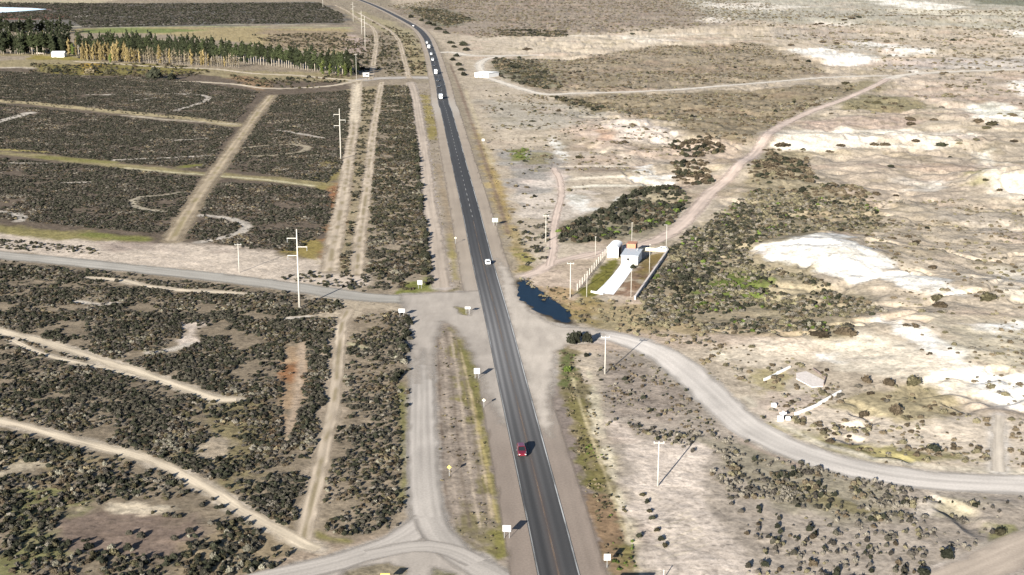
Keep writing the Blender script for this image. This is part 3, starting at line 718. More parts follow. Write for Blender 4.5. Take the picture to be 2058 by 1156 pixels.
# ---------------------------------------------------------------- mesh builder
class MB:
    def __init__(s): s.v = []; s.f = []; s.a = []
    def quad(s, *p):
        n = len(s.v); s.v += [tuple(q) for q in p]; s.f.append(tuple(range(n, n + len(p))))
    def box(s, c, size, rot=0.0, taper=1.0, bev=0.0):
        cx, cy, cz = c; lx, ly, lz = size[0] / 2, size[1] / 2, size[2] / 2
        cr, sr = math.cos(rot), math.sin(rot)
        n = len(s.v)
        for dz, t in ((-lz, 1.0), (lz, taper)):
            for dx, dy in ((-lx, -ly), (lx, -ly), (lx, ly), (-lx, ly)):
                x, y = dx * t, dy * t
                s.v.append((cx + x * cr - y * sr, cy + x * sr + y * cr, cz + dz))
        for f in ((0, 3, 2, 1), (4, 5, 6, 7), (0, 1, 5, 4), (1, 2, 6, 5), (2, 3, 7, 6), (3, 0, 4, 7)):
            s.f.append(tuple(n + k for k in f))
    def tube(s, p0, p1, r0, r1, n=8, cap=True):
        p0 = Vector(p0); p1 = Vector(p1); d = (p1 - p0).normalized()
        a = d.orthogonal().normalized(); b = d.cross(a)
        k = len(s.v)
        for p, r in ((p0, r0), (p1, r1)):
            for i in range(n):
                t = 2 * math.pi * i / n
                s.v.append(tuple(p + a * (r * math.cos(t)) + b * (r * math.sin(t))))
        for i in range(n):
            j = (i + 1) % n
            s.f.append((k + i, k + j, k + n + j, k + n + i))
        if cap:
            s.f.append(tuple(k + n + i for i in range(n))); s.f.append(tuple(k + i for i in reversed(range(n))))
    def loft(s, rings, cap=True):
        k = len(s.v); n = len(rings[0])
        for r in rings: s.v += [tuple(p) for p in r]
        for i in range(len(rings) - 1):
            for j in range(n):
                j2 = (j + 1) % n
                s.f.append((k + i * n + j, k + i * n + j2, k + (i + 1) * n + j2, k + (i + 1) * n + j))
        if cap:
            s.f.append(tuple(k + j for j in reversed(range(n)))); e = k + (len(rings) - 1) * n
            s.f.append(tuple(e + j for j in range(n)))
    def mesh(s, name, mat, smooth=False):
        me = bpy.data.meshes.new(name)
        me.from_pydata(s.v, [], s.f)
        me.update()
        if mat: me.materials.append(mat)
        if smooth: me.polygons.foreach_set('use_smooth', [True] * len(me.polygons))
        return me

def obj(name, me, parent=None, loc=None, rz=0.0):
    o = bpy.data.objects.new(name, me)
    col.objects.link(o)
    if parent: o.parent = parent
    if loc is not None: o.location = loc
    if rz: o.rotation_euler = (0, 0, rz)
    return o

def tag(o, label, cat=None, group=None, kind=None):
    o['label'] = label
    if cat: o['category'] = cat
    if group: o['group'] = group
    if kind: o['kind'] = kind
    return o

def thing(name, label, cat, loc, rz=0.0, group=None):
    return tag(obj(name, None, None, loc, rz), label, cat, group)

def copy_thing(o, loc=None, rz=None, label=None, group=None, scale=None):
    c = o.copy(); col.objects.link(c)
    if loc is not None: c.location = loc
    if rz is not None: c.rotation_euler = (0, 0, rz)
    if label: c['label'] = label
    if group: c['group'] = group
    if scale is not None: c.scale = scale
    for ch in list(o.children):
        d = ch.copy(); col.objects.link(d); d.parent = c
        for g in list(ch.children):
            e = g.copy(); col.objects.link(e); e.parent = d
    return c

# ---------------------------------------------------------------- the ground, water and roads
ground = build_ground()
tag(ground, 'dry sandy soil of the plain with pale washes and low badland rises', kind='structure')

def strip(name, P, width, nac, colfn, mat, dz, label, alpha=False, dash=None):
    P = np.asarray(P)
    T = np.gradient(P, axis=0); T /= np.linalg.norm(T, axis=1)[:, None]
    N = np.stack([T[:, 1], -T[:, 0]], 1)
    s = np.concatenate([[0], np.cumsum(np.hypot(*np.diff(P, axis=0).T))])
    w = np.broadcast_to(np.asarray(width, float), (len(P),))
    u = np.linspace(-1, 1, nac)
    X = P[:, 0:1] + N[:, 0:1] * u[None, :] * w[:, None] / 2
    Y = P[:, 1:2] + N[:, 1:2] * u[None, :] * w[:, None] / 2
    Z = smooth_h(X, Y) + dz + (np.hypot(X, Y) / 1000.0) ** 2 * .04
    um = u[None, :] * w[:, None] / 2 + 0 * X; sm = s[:, None] + 0 * X
    c = colfn(um.ravel(), sm.ravel(), X.ravel(), Y.ravel())
    n = len(P)
    I = (np.arange(n - 1)[:, None] * nac + np.arange(nac - 1)[None, :])
    q = np.stack([I, I + 1, I + nac + 1, I + nac], -1).reshape(-1, 4)
    me = bpy.data.meshes.new(name)
    me.from_pydata(np.stack([X.ravel(), Y.ravel(), Z.ravel()], 1).tolist(), [], q.tolist())
    me.update()
    if me.polygons[0].normal.z < 0: me.flip_normals()
    at = me.color_attributes.new('tone', 'FLOAT_COLOR', 'POINT')
    at.data.foreach_set('color', np.hstack([np.clip(c[0], 0.008, .8), np.ones((len(c[0]), 1))]).astype(np.float32).ravel())
    if alpha:
        fa = me.attributes.new('cover', 'FLOAT', 'POINT')
        fa.data.foreach_set('value', np.clip(c[1], 0, 1).astype(np.float32))
    me.polygons.foreach_set('use_smooth', [True] * len(me.polygons))
    me.materials.append(mat)
    o = obj(name, me)
    return tag(o, label, kind='structure')

def gauss(x, m, s): return np.exp(-0.5 * ((x - m) / s) ** 2)

def asphalt_col(u, s, X, Y):
    near = sstep(330, 250, Y); mid = sstep(560, 430, Y)
    base = C(68, 67, 66)[None, :] * np.ones((len(u), 1))
    st = fbm(u * 9, s * .05, 5, 501, 3)
    st2 = fbm(u * 3, s * .02, 3, 502, 3)
    wheel = gauss(u, -2.55, .32) + gauss(u, -.95, .32) + gauss(u, .95, .30) + gauss(u, 2.5, .3)
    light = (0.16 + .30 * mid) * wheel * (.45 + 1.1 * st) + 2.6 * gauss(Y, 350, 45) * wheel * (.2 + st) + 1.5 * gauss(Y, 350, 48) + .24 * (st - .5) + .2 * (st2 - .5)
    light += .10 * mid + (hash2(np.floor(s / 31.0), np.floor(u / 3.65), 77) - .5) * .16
    base = base * (1 + light)[:, None]
    cen = gauss(u, 0.1, .55)[:, None] * near[:, None] * .35
    base = base * (1 - cen) + C(118, 104, 96) * cen
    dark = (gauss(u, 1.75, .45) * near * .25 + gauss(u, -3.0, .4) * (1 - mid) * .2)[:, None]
    return (base * (1 - dark), None)

def gravel_fn(c, edge=.16, ruts=(-.42, .42), rut=.16, rc=None, seed=0, rutw=.11, midc=None):
    c = np.asarray(c); 
    def f(u, s, X, Y):
        w2 = np.abs(u).max(); un = u / w2
        st = fbm(un * 6 + seed, s * .03, 1.1, 520 + seed, 3)
        v = fbm(X, Y, 6, 530 + seed, 4)
        k = 1 + (st - .5) * .55 + (v - .5) * .36
        wob = (fbm(s, s * 0 + seed, 25, 540 + seed, 2) - .5) * .18
        r = sum(gauss(un, m + wob, rutw) for m in ruts)
        cc = c[None, :] * k[:, None]
        cc = cc * (1 + rut * r[:, None])
        if midc is not None:
            g = (gauss(un, wob, .16) * sstep(.42, .58, fbm(X, Y, 5, 560 + seed, 3)))[:, None] * .8
            cc = cc * (1 - g) + np.asarray(midc) * g
        e = 1 - np.abs(un) + (fbm(X, Y, 2.4, 550 + seed, 3) - .5) * edge * 2.2
        return cc, sstep(0.0, edge * 1.8, e)
    return f

def shoulder_fn(u, s, X, Y):
    st = fbm(u * 1.6, s * .03, 1.6, 601, 4); v = fbm(X, Y, 8, 602, 4)
    far = sstep(300, 470, Y)[:, None]
    c = (C(158, 144, 131) * (1 - far) + C(182, 168, 151) * far) * (1 + (st - .5) * .30 + (v - .5) * .26)[:, None]
    j = np.maximum(gauss(Y, 358, 42), gauss(Y, 890, 40))[:, None] * .95
    c = c * (1 - j) + C(198, 188, 175) * j
    e = 1 - np.abs(u) / 8.5 + (fbm(X, Y, 3, 603, 3) - .5) * .14
    return c, sstep(0, .10, e)

strip('gravel_shoulder', hwyP, 17.0, 25, shoulder_fn, M['strip'], .024, 'pinkish gravel shoulders along both sides of the asphalt highway', True)
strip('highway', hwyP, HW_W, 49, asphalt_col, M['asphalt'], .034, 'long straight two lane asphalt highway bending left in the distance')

def offset_line(P, d):
    T = np.gradient(P, axis=0); T /= np.linalg.norm(T, axis=1)[:, None]
    return P + np.stack([T[:, 1], -T[:, 0]], 1) * d

def worn(c, amount, seed, lo=.0):
    def f(u, s, X, Y):
        w = fbm(s, u * 0 + seed, 9, 700 + seed, 4)
        return np.tile(c, (len(u), 1)), np.clip(lo + amount * sstep(.25, .65, w), 0, 1)
    return f
hP2 = smooth_line(coarse(hwyP, 3), 2.0)
sign_left = -1
strip('edge_line', offset_line(hP2, -3.42), .24, 2, worn(C(225, 225, 222), .55, 1, .25), M['paint'], .039, 'worn white edge line on the oncoming side of the highway', True)
strip('edge_line', offset_line(hP2, 3.42), .22, 2, worn(C(222, 222, 218), .45, 2, .05), M['paint'], .039, 'broken white edge line on the ditch side of the highway', True)
i0 = int(np.argmin(np.abs(hP2[:, 1] - 345)))
fwd = hP2[:, 1]
near_part = hP2[fwd < 520]; far_part = hP2[fwd >= 515]
strip('centre_line', near_part, .30, 2, worn(C(178, 152, 128), .32, 3, .06), M['paint'], .039, 'faded orange centre line on the near stretch of highway', True)
def dashes(u, s, X, Y):
    return np.tile(C(225, 222, 215), (len(u), 1)), np.where((s % 12.0) < 5.0, .5, 0.0)
strip('centre_line', far_part, .26, 2, dashes, M['paint'], .039, 'white dashed centre line on the far stretch of highway', True)

STY = {
 'fargravel': dict(c=C(176, 171, 161), edge=.24, ruts=(-.5, .1, .5), rut=.14, rutw=.1),
 'brightgravel': dict(c=C(214, 206, 196), edge=.26, ruts=(-.5, -.15, .2, .5), rut=.16, rutw=.09),
 'gravel': dict(c=C(188, 180, 170), edge=.24, ruts=(-.5, -.15, .2, .5), rut=.18, rutw=.09),
 'pink': dict(c=C(222, 202, 186), edge=.4, ruts=(-.4, .4), rut=.14),
 'pale': dict(c=C(234, 224, 208), edge=.4, ruts=(-.4, .4), rut=.06),
 'sand': dict(c=C(228, 212, 186), edge=.5, ruts=(-.42, .42), rut=.14),
 'rut': dict(c=C(202, 186, 164), edge=.45, ruts=(-.45, .45), rut=.26, rutw=.14, midc=C(152, 138, 104)),
 'lane': dict(c=C(176, 160, 136), edge=.45, ruts=(-.16, .3), rut=.38, rutw=.09, midc=C(156, 143, 104)),
 'pinkgravel': dict(c=C(196, 181, 164), edge=.3, ruts=(-.45, .45), rut=.12),
 'palegravel': dict(c=C(224, 212, 194), edge=.5, ruts=(-.4, .4), rut=.05),
}
ROAD_NAMES = {
 'frontage_south': ('gravel_road', 'straight gravel frontage road beside the near stretch of highway'),
 'south_left': ('gravel_road', 'gravel road curving out of the bottom junction towards the lower left'),
 'south_right': ('gravel_road', 'gravel branch curving from the bottom junction to the highway'),
 'south_cross': ('gravel_road', 'gravel cut-through closing the triangle of the bottom junction'),
 'west_road': ('gravel_road', 'wide grey gravel side road leaving the highway on its left'),
 'east_road': ('gravel_road', 'wide winding pale gravel road leaving the highway past the pond'),
 'hill_road': ('dirt_road', 'pinkish dirt road climbing from the white house into the badlands'),
 'hill_road_far': ('dirt_road', 'pale far end of the dirt road crossing the badland flats'),
 'house_track': ('dirt_track', 'dirt track from the highway shoulder to the white house'),
 'pit_track': ('dirt_track', 'dirt track running behind the pond up to the terraced spoil'),
 'far_track': ('dirt_track', 'thin white track crossing the brown fields on the far right'),
 'kiosk_loop': ('dirt_track', 'short pale loop of track at the white roofed building'),
 'far_entry': ('dirt_track', 'whitish entry track joining the highway beside the convoy'),
 'north_cross': ('gravel_road', 'gravel crossing joining the highway beyond the straight plots'),
 'north_lane': ('dirt_track', 'sandy lane along the foot of the poplar row'),
 'north_lane_lower': ('dirt_track', 'sandy lane just above the fenced plots'),
 'power_track': ('dirt_track', 'rutted track under the tall power poles'),
 'power_track_upper': ('dirt_track', 'wide bare sandy head of the power line track'),
 'inner_track': ('dirt_track', 'rutted track between the power line and the scrub strip'),
 'inner_track_south': ('dirt_track', 'rutted track through the scrub below the side road'),
 'frontage_north': ('gravel_road', 'pinkish frontage track beside the far stretch of highway'),
 'corridor_track': ('dirt_track', 'rutted track following the bend of the far highway'),
 'corridor_track_west': ('dirt_track', 'rutted track among the far power poles'),
 'plot_lane': ('dirt_track', 'rutted lane climbing between the fenced scrub plots'),
 'sand_track': ('dirt_track', 'pale sandy track ending in the dense scrub on the left'),
 'sand_track_strand': ('dirt_track', 'narrow second strand beside the pale sandy track'),
 'long_track': ('dirt_track', 'long pale sandy track running down to the bottom junction'),
 'thin_track': ('dirt_track', 'thin pale trail just below the wide gravel side road'),
 'corner_road': ('gravel_road', 'gravel road cutting across the bottom right corner'),
 'stub_path': ('dirt_track', 'short pale path joining the winding gravel road from above'),
}
for kn, (nm, (P, w, t)) in enumerate(roadP.items()):
    st = STY[t]
    n_, lb = ROAD_NAMES[nm]
    mw = 1.22
    ss = np.concatenate([[0], np.cumsum(np.hypot(*np.diff(P, axis=0).T))])
    ww = w * mw * (1 + (fbm(ss, ss * 0 + kn, 18, 570 + kn, 3) - .5) * (.3 if 'gravel' in t else .75))
    strip(n_, P, ww, 21, gravel_fn(seed=kn, **st), M['strip'], .008 + .0005 * kn, lb, True)

# loose gravel spread wide where the side roads meet the highway
def patch(name, pts, c, dz, label, soft=1.2, holes=(), step=.7, seed=0):
    P = UP(pts); lo = P.min(0) - 2; hi = P.max(0) + 2
    nx = int((hi[0] - lo[0]) / step); ny = int((hi[1] - lo[1]) / step)
    gx, gy = np.meshgrid(np.linspace(lo[0], hi[0], nx), np.linspace(lo[1], hi[1], ny))
    X = gx.ravel(); Y = gy.ravel()
    d = sdist(X, Y, P) + (fbm(X, Y, 3.2, 620 + seed, 3) - .5) * 2.4
    cover = sstep(-soft, soft, d)
    for h in holes:
        cover = cover * sstep(.6, -.6, sdist(X, Y, UP(h)) + (fbm(X, Y, 2, 630 + seed, 2) - .5) * 1.2)
    v = fbm(X, Y, 7, 640 + seed, 4); w = fbm(X * 2.2, Y * .35, 2.4, 641 + seed, 3)
    cc = np.asarray(c)[None, :] * (1 + (v - .5) * .30 + (w - .5) * .34)[:, None]
    I = (np.arange(ny - 1)[:, None] * nx + np.arange(nx - 1)[None, :])
    q = np.stack([I, I + 1, I + nx + 1, I + nx], -1).reshape(-1, 4)
    q = q[cover[q].max(1) > .001]
    used = np.unique(q); rem = np.full(nx * ny, -1); rem[used] = np.arange(len(used))
    Z = smooth_h(X, Y) + dz + (np.hypot(X, Y) / 1000.0) ** 2 * .04
    me = bpy.data.meshes.new(name)
    me.from_pydata(np.stack([X, Y, Z], 1)[used].tolist(), [], rem[q].tolist()); me.update()
    at = me.color_attributes.new('tone', 'FLOAT_COLOR', 'POINT')
    at.data.foreach_set('color', np.hstack([np.clip(cc[used], .01, .8), np.ones((len(used), 1))]).astype(np.float32).ravel())
    me.attributes.new('cover', 'FLOAT', 'POINT').data.foreach_set('value', cover[used].astype(np.float32))
    me.materials.append(M['strip'])
    return tag(obj(name, me), label, kind='structure')
patch('gravel_apron', [(808, 592), (900, 588), (968, 585), (990, 660), (1020, 780), (1034, 860), (1008, 850), (985, 800), (968, 760), (950, 716), (930, 680), (908, 652), (886, 646), (876, 690), (866, 760), (850, 700), (836, 770), (826, 700), (816, 660)], C(190, 180, 168), .029,
      'pale gravel apron flaring from the left side road onto the highway', 1.8, [[(912, 616), (948, 621), (946, 635), (928, 633)]], seed=1)
patch('gravel_apron', [(1000, 520), (1022, 545), (1034, 575), (1040, 598), (1068, 628), (1100, 648), (1130, 658), (1190, 660), (1212, 672), (1180, 692), (1140, 694), (1118, 706), (1108, 750), (1102, 810), (1110, 880), (1085, 860), (1060, 780), (1035, 690), (1010, 590)], C(206, 195, 181), .0295,
      'pale sandy apron between the pond and the winding gravel road mouth', 1.4, seed=2)
patch('gravel_apron', [(824, 990), (876, 990), (900, 1070), (950, 1118), (1012, 1150), (1050, 1210), (500, 1210), (536, 1160), (700, 1112), (790, 1076), (820, 1040)], C(192, 182, 170), .005,
      'gravel spread filling the triangle of the bottom junction', 1.2, [[(690, 1142), (780, 1132), (818, 1142), (815, 1210), (660, 1210)], [(868, 1138), (915, 1152), (950, 1210), (850, 1210)]], seed=3)

# pond in the ditch, and the lagoon far off
def mat_water(name, c, rough):
    m, nt, b = new_mat(name)
    n1 = noise(nt, 0.5, 3, 0.6)
    cc = mix_col(nt, 'MIX', ramp(nt, n1.outputs[0], [(0.35, 0.0), (0.7, 1.0)]), (*c, 1), (c[0] * 2.2, c[1] * 1.8, c[2] * 1.5, 1))
    nt.links.new(cc, b.inputs['Base Color'])
    b.inputs['Roughness'].default_value = rough; b.inputs['Specular IOR Level'].default_value = 0.06  # hardly any reflection left; the sky's blue sits in the base colour
    n2 = noise(nt, 1.4, 2, 0.5)
    bump(nt, b, n2.outputs[0], 0.06, 0.1)
    return m

def sheet(name, pts, mat, dz, label, jag=.6, z=None, kind='structure', sub=1.2):
    P = UP(pts); P = np.vstack([P, P[:1]])
    Q = []
    for a, b in zip(P[:-1], P[1:]):
        n = max(2, int(np.hypot(*(b - a)) / sub))
        for t in np.linspace(0, 1, n, endpoint=False): Q.append(a + (b - a) * t)
    Q = np.array(Q)
    Q[:, 0] += (fbm(Q[:, 0], Q[:, 1], 3, 801, 2) - .5) * 2 * jag
    Q[:, 1] += (fbm(Q[:, 0], Q[:, 1], 3, 802, 2) - .5) * 2 * jag
    zz = H(Q[:, 0], Q[:, 1]).max() + dz if z is None else z
    import bmesh
    bm = bmesh.new()
    vs_ = [bm.verts.new((x, y, zz)) for x, y in Q]
    f = bm.faces.new(vs_)
    bmesh.ops.triangulate(bm, faces=[f])
    bmesh.ops.recalc_face_normals(bm, faces=bm.faces)
    me = bpy.data.meshes.new(name); bm.to_mesh(me); bm.free()
    if len(me.polygons) and me.polygons[0].normal.z < 0: me.flip_normals()
    me.materials.append(mat)
    return tag(obj(name, me), label, kind=kind)

sheet('pond', [(1040, 572), (1046, 563), (1058, 564), (1070, 574), (1090, 588), (1112, 602), (1134, 620), (1145, 634), (1148, 645), (1140, 651), (1124, 648), (1108, 636), (1090, 632), (1070, 622), (1052, 607), (1042, 592)],
      mat_water('pond_water', (0.0012, 0.0065, 0.016), 0.4), .06, 'dark blue pond of still water in the roadside ditch', 1.5)
sheet('lagoon', [(-160, 14.5), (0, 15.5), (60, 17), (96, 19.5), (50, 23), (0, 26.5), (-160, 28)], mat_water('lagoon_water', (0.40, 0.58, 0.74), 0.5), .6, 'pale blue lagoon in the far upper left corner', 3, sub=8)  # pale horizon reflection put into the water colour
# ---------------------------------------------------------------- shrubs
rng = np.random.default_rng(7)

def leafy_mesh(name, seed, lobes, nleaf, lsize, mat, core=True, stem=None):
    """a plant of many leaf clumps spread over and through several lobes; lobes = (x, y, z, rx, ry, rz)"""
    r = np.random.default_rng(seed)
    V = []; F = []; A = []
    tot = sum(l[3] * l[4] * l[5] for l in lobes) ** (1.0)
    for (x, y, z, rx, ry, rz) in lobes:
        n = max(6, int(nleaf * (rx * ry * rz) ** .67 / sum((l[3] * l[4] * l[5]) ** .67 for l in lobes)))
        for _ in range(n):
            d = r.normal(size=3); d /= np.linalg.norm(d)
            if d[2] < -.45: d[2] = -d[2] * .5
            k = .62 + .48 * r.random() ** .6
            p = np.array([x + d[0] * rx * k, y + d[1] * ry * k, max(.01, z + d[2] * rz * k)])
            nrm = d + r.normal(size=3) * .55; nrm /= np.linalg.norm(nrm)
            a = np.cross(nrm, r.normal(size=3)); a /= np.linalg.norm(a); b = np.cross(nrm, a)
            s = lsize * (.6 + .8 * r.random())
            i = len(V)
            for (ca, cb) in ((-1, -.6), (.3, -1), (1, .5), (-.3, 1)):
                q = p + a * s * ca + b * s * cb * .8
                q[2] = max(q[2], .0)
                V.append(q)
            F.append((i, i + 1, i + 2, i + 3)); A += [r.random() * (.25 + .75 * max(0, d[2]))]  # clumps facing up take more of the lighter tone
        if core:
            i = len(V)
            nl, nm = 7, 4
            for m in range(nm + 1):
                ph = -.35 + (math.pi / 2 + .35) * m / nm
                for l in range(nl):
                    t = 2 * math.pi * l / nl + m * .4
                    k = .72 + .22 * r.random()
                    V.append(np.array([x + rx * k * math.cos(ph) * math.cos(t), y + ry * k * math.cos(ph) * math.sin(t), max(0.0, z + rz * k * math.sin(ph))]))
            for m in range(nm):
                for l in range(nl):
                    l2 = (l + 1) % nl
                    F.append((i + m * nl + l, i + m * nl + l2, i + (m + 1) * nl + l2, i + (m + 1) * nl + l)); A.append(.1 * r.random())  # inner core stays close to the dark base tone
    me = bpy.data.meshes.new(name)
    me.from_pydata([tuple(v) for v in V], [], F)
    me.update()
    at = me.attributes.new('leaf', 'FLOAT', 'FACE')
    at.data.foreach_set('value', np.array(A, np.float32))
    me.materials.append(mat)
    return me

SPEC = {  # base tone, upper clump tone, height / width
 'sage': ((.030, .028, .021), (.078, .071, .054), .55),
 'grey': ((.036, .032, .027), (.092, .082, .067), .5),
 'olive': ((.038, .034, .019), (.080, .071, .042), .5),
 'dark': ((.014, .015, .0095), (.038, .039, .025), .62),
 'brown': ((.040, .031, .020), (.078, .061, .041), .5),
 'tan': ((.088, .078, .048), (.155, .138, .09), .5),
 'ash': ((.088, .079, .064), (.165, .15, .122), .5),
 'umber': ((.066, .052, .034), (.115, .094, .064), .5),
 'straw': ((.100, .083, .050), (.17, .14, .09), .45),
 'rust': ((.085, .056, .036), (.14, .093, .058), .5),
 'green': ((.045, .064, .014), (.11, .14, .035), .5),
 'pale': ((.090, .084, .064), (.17, .16, .125), .55),
}
PROTO = {}
for si, (sp, (c, tip, hw)) in enumerate(SPEC.items()):
    mt = mat_leaf(sp + '_leaves', c, tip)
    PROTO[sp] = []
    for k in range(3):
        r = random.Random(100 * si + k)
        lob = [(0, 0, hw * .42, .34, .34, hw * .5)]
        for j in range(4):
            a = r.uniform(0, 6.28); d = r.uniform(.16, .3); s = r.uniform(.16, .26)
            lob.append((d * math.cos(a), d * math.sin(a), s * hw * r.uniform(.8, 1.5), s, s, s * hw * 1.7))
        PROTO[sp].append(leafy_mesh('shrub', 1000 + 10 * si + k, lob, 110, .075, mt))

# scrub is scattered by real points on the ground, each carrying its own size and turn
CLEAR = [(p[1], p[2] if p[0] == 'l' else 0) for p in PAINT if p[0] == 'l' and p[2] <= 12]
CLEARW = [(UP(pts), w) for pts, w in CLEAR]
BARE = [[(366, 655), (396, 648), (402, 690), (362, 692)], [(140, 1045), (280, 1036), (400, 1046), (450, 1072), (400, 1095), (330, 1120), (220, 1112), (130, 1105)],
        [(225, 1015), (300, 1005), (320, 1028), (240, 1034)], [(845, 1030), (872, 1030), (905, 1085), (960, 1125), (1010, 1150), (1030, 1200), (520, 1200), (545, 1150), (700, 1108), (800, 1068)],
        [(575, 690), (612, 690), (606, 760), (590, 850), (568, 880), (565, 800)],
        [(1160, 596), (1196, 545), (1225, 480), (1340, 490), (1345, 520), (1282, 600)],
        [(1590, 750), (1640, 742), (1665, 765), (1655, 782), (1620, 785)]]
BARE.append([(-160, 14), (60, 15), (110, 20), (50, 25), (-160, 30)])
BAREW = [UP(b) for b in BARE]
HOUSE_C = np.array(U(1255, 515))

def sample(polys, dens, patch=None, seed=1, avoid=.35, margin=0.0, bare=True):
    r = np.random.default_rng(seed)
    out = []
    for pts in polys:
        P = UP(pts)
        lo, hi = P.min(0), P.max(0)
        n = int((hi[0] - lo[0]) * (hi[1] - lo[1]) * dens)
        x = r.uniform(lo[0], hi[0], n); y = r.uniform(lo[1], hi[1], n)
        k = inside(x + (fbm(x, y, 7, 31, 2) - .5) * 5, y + (fbm(x, y, 7, 32, 2) - .5) * 5, P)
        if patch:
            sc, a, b = patch
            k &= r.random(n) < sstep(a, b, fbm(x, y, sc, 900 + seed, 4))
        x, y = x[k], y[k]
        k = near_roads(x, y) > avoid
        x, y = x[k], y[k]
        for Q, w in CLEARW:
            m = np.nonzero((x > Q[:, 0].min() - w) & (x < Q[:, 0].max() + w) & (y > Q[:, 1].min() - w) & (y < Q[:, 1].max() + w))[0]
            if len(m):
                d = seg_dist(x[m], y[m], Q) < w / 2 + .15
                drop = m[d & (r.random(len(m)) < .93)]
                keep = np.ones(len(x), bool); keep[drop] = False
                x, y = x[keep], y[keep]
        if bare:
            for Q in BAREW:
                k = ~inside(x, y, Q); x, y = x[k], y[k]
        out.append(np.stack([x, y], 1))
    return np.vstack(out)

def tree_nodes(sp):
    ng = bpy.data.node_groups.new(sp + '_scrub', 'GeometryNodeTree')
    ng.interface.new_socket('Geometry', in_out='INPUT', socket_type='NodeSocketGeometry')
    ng.interface.new_socket('Geometry', in_out='OUTPUT', socket_type='NodeSocketGeometry')
    N = ng.nodes; L = ng.links
    gi = N.new('NodeGroupInput'); go = N.new('NodeGroupOutput')
    iop = N.new('GeometryNodeInstanceOnPoints')
    L.new(gi.outputs[0], iop.inputs['Points'])
    jn = N.new('GeometryNodeJoinGeometry')
    for o in PROTO_OBJ[sp]:
        oi = N.new('GeometryNodeObjectInfo'); oi.transform_space = 'ORIGINAL'
        oi.inputs['Object'].default_value = o
        oi.inputs['As Instance'].default_value = True
        L.new(oi.outputs['Geometry'], jn.inputs[0])
    L.new(jn.outputs[0], iop.inputs['Instance'])
    iop.inputs['Pick Instance'].default_value = True
    for nm, ty, tgt in (('pick', 'INT', 'Instance Index'), ('size', 'FLOAT_VECTOR', 'Scale')):
        a = N.new('GeometryNodeInputNamedAttribute'); a.data_type = ty; a.inputs['Name'].default_value = nm
        L.new(a.outputs['Attribute'], iop.inputs[tgt])
    a = N.new('GeometryNodeInputNamedAttribute'); a.data_type = 'FLOAT_VECTOR'; a.inputs['Name'].default_value = 'turn'
    e = N.new('FunctionNodeEulerToRotation')
    L.new(a.outputs['Attribute'], e.inputs[0]); L.new(e.outputs[0], iop.inputs['Rotation'])
    L.new(iop.outputs[0], go.inputs[0])
    return ng
NG = {}
N_SCRUB = [0]
def scrub(name, label, sp, xy, smin, smax, seed, hscale=1.0):
    if len(xy) == 0: return
    r = np.random.default_rng(seed)
    z = H(xy[:, 0], xy[:, 1])
    n = len(xy)
    N_SCRUB[0] += n
    me = bpy.data.meshes.new(name)
    me.vertices.add(n)
    me.vertices.foreach_set('co', np.column_stack([xy, z - .03]).astype(np.float32).ravel())
    s = smin + (smax - smin) * r.random(n) ** 1.6
    sz = np.stack([s * r.uniform(.8, 1.25, n), s * r.uniform(.8, 1.25, n), s * r.uniform(.75, 1.25, n) * hscale], 1)
    me.attributes.new('size', 'FLOAT_VECTOR', 'POINT').data.foreach_set('vector', sz.astype(np.float32).ravel())
    tn = np.zeros((n, 3)); tn[:, 2] = r.uniform(0, 6.28, n)
    me.attributes.new('turn', 'FLOAT_VECTOR', 'POINT').data.foreach_set('vector', tn.astype(np.float32).ravel())
    me.attributes.new('pick', 'INT', 'POINT').data.foreach_set('value', r.integers(0, 3, n).astype(np.int32))
    me.update()
    o = obj(name, me)
    tag(o, label, kind='stuff')
    if sp not in NG: NG[sp] = tree_nodes(sp)
    o.modifiers.new('scatter', 'NODES').node_group = NG[sp]
    return o

def split_species(xy, weights, seed, scale=9):
    """give every point a species, in drifts"""
    r = np.random.default_rng(seed)
    names = list(weights); w = np.array([weights[k] for k in names], float); w /= w.sum()
    v = np.argsort(np.argsort(fbm(xy[:, 0], xy[:, 1], scale, 950 + seed, 3) + r.normal(size=len(xy)) * .13)) / max(1, len(xy))
    ed = np.cumsum(w)
    idx = np.searchsorted(ed, np.clip(v, 0, .99999))
    return {k: xy[idx == i] for i, k in enumerate(names)}

# individual shrubs, the ones that show largest; the first of each kind is also the pattern for the scrub
SHRUBS = []
def shrub(px, py, size, sp, label, group=None, hs=1.0, name='shrub', cat='shrub'):
    p = G(px, py)
    k = len(SHRUBS) % 3
    o = obj(name, PROTO[sp][k], None, p + Vector((0, 0, -.03)), random.Random(len(SHRUBS) + 5).uniform(0, 6.28))
    rr = random.Random(len(SHRUBS) + 77)
    o.scale = (size * rr.uniform(.85, 1.2), size * rr.uniform(.85, 1.2), size * rr.uniform(.85, 1.2) * hs)
    tag(o, label, cat, group)
    SHRUBS.append(o)
    return o

def shrub_xy(x, y, size, sp, label, group, hs=1.0):
    k = len(SHRUBS) % 3
    o = obj('shrub', PROTO[sp][k], None, (x, y, Hs(x, y) - .03), random.Random(len(SHRUBS) + 5).uniform(0, 6.28))
    rr = random.Random(len(SHRUBS) + 77)
    o.scale = (size * rr.uniform(.85, 1.2), size * rr.uniform(.85, 1.2), size * rr.uniform(.85, 1.2) * hs)
    tag(o, label, 'shrub', group)
    SHRUBS.append(o)
    return o

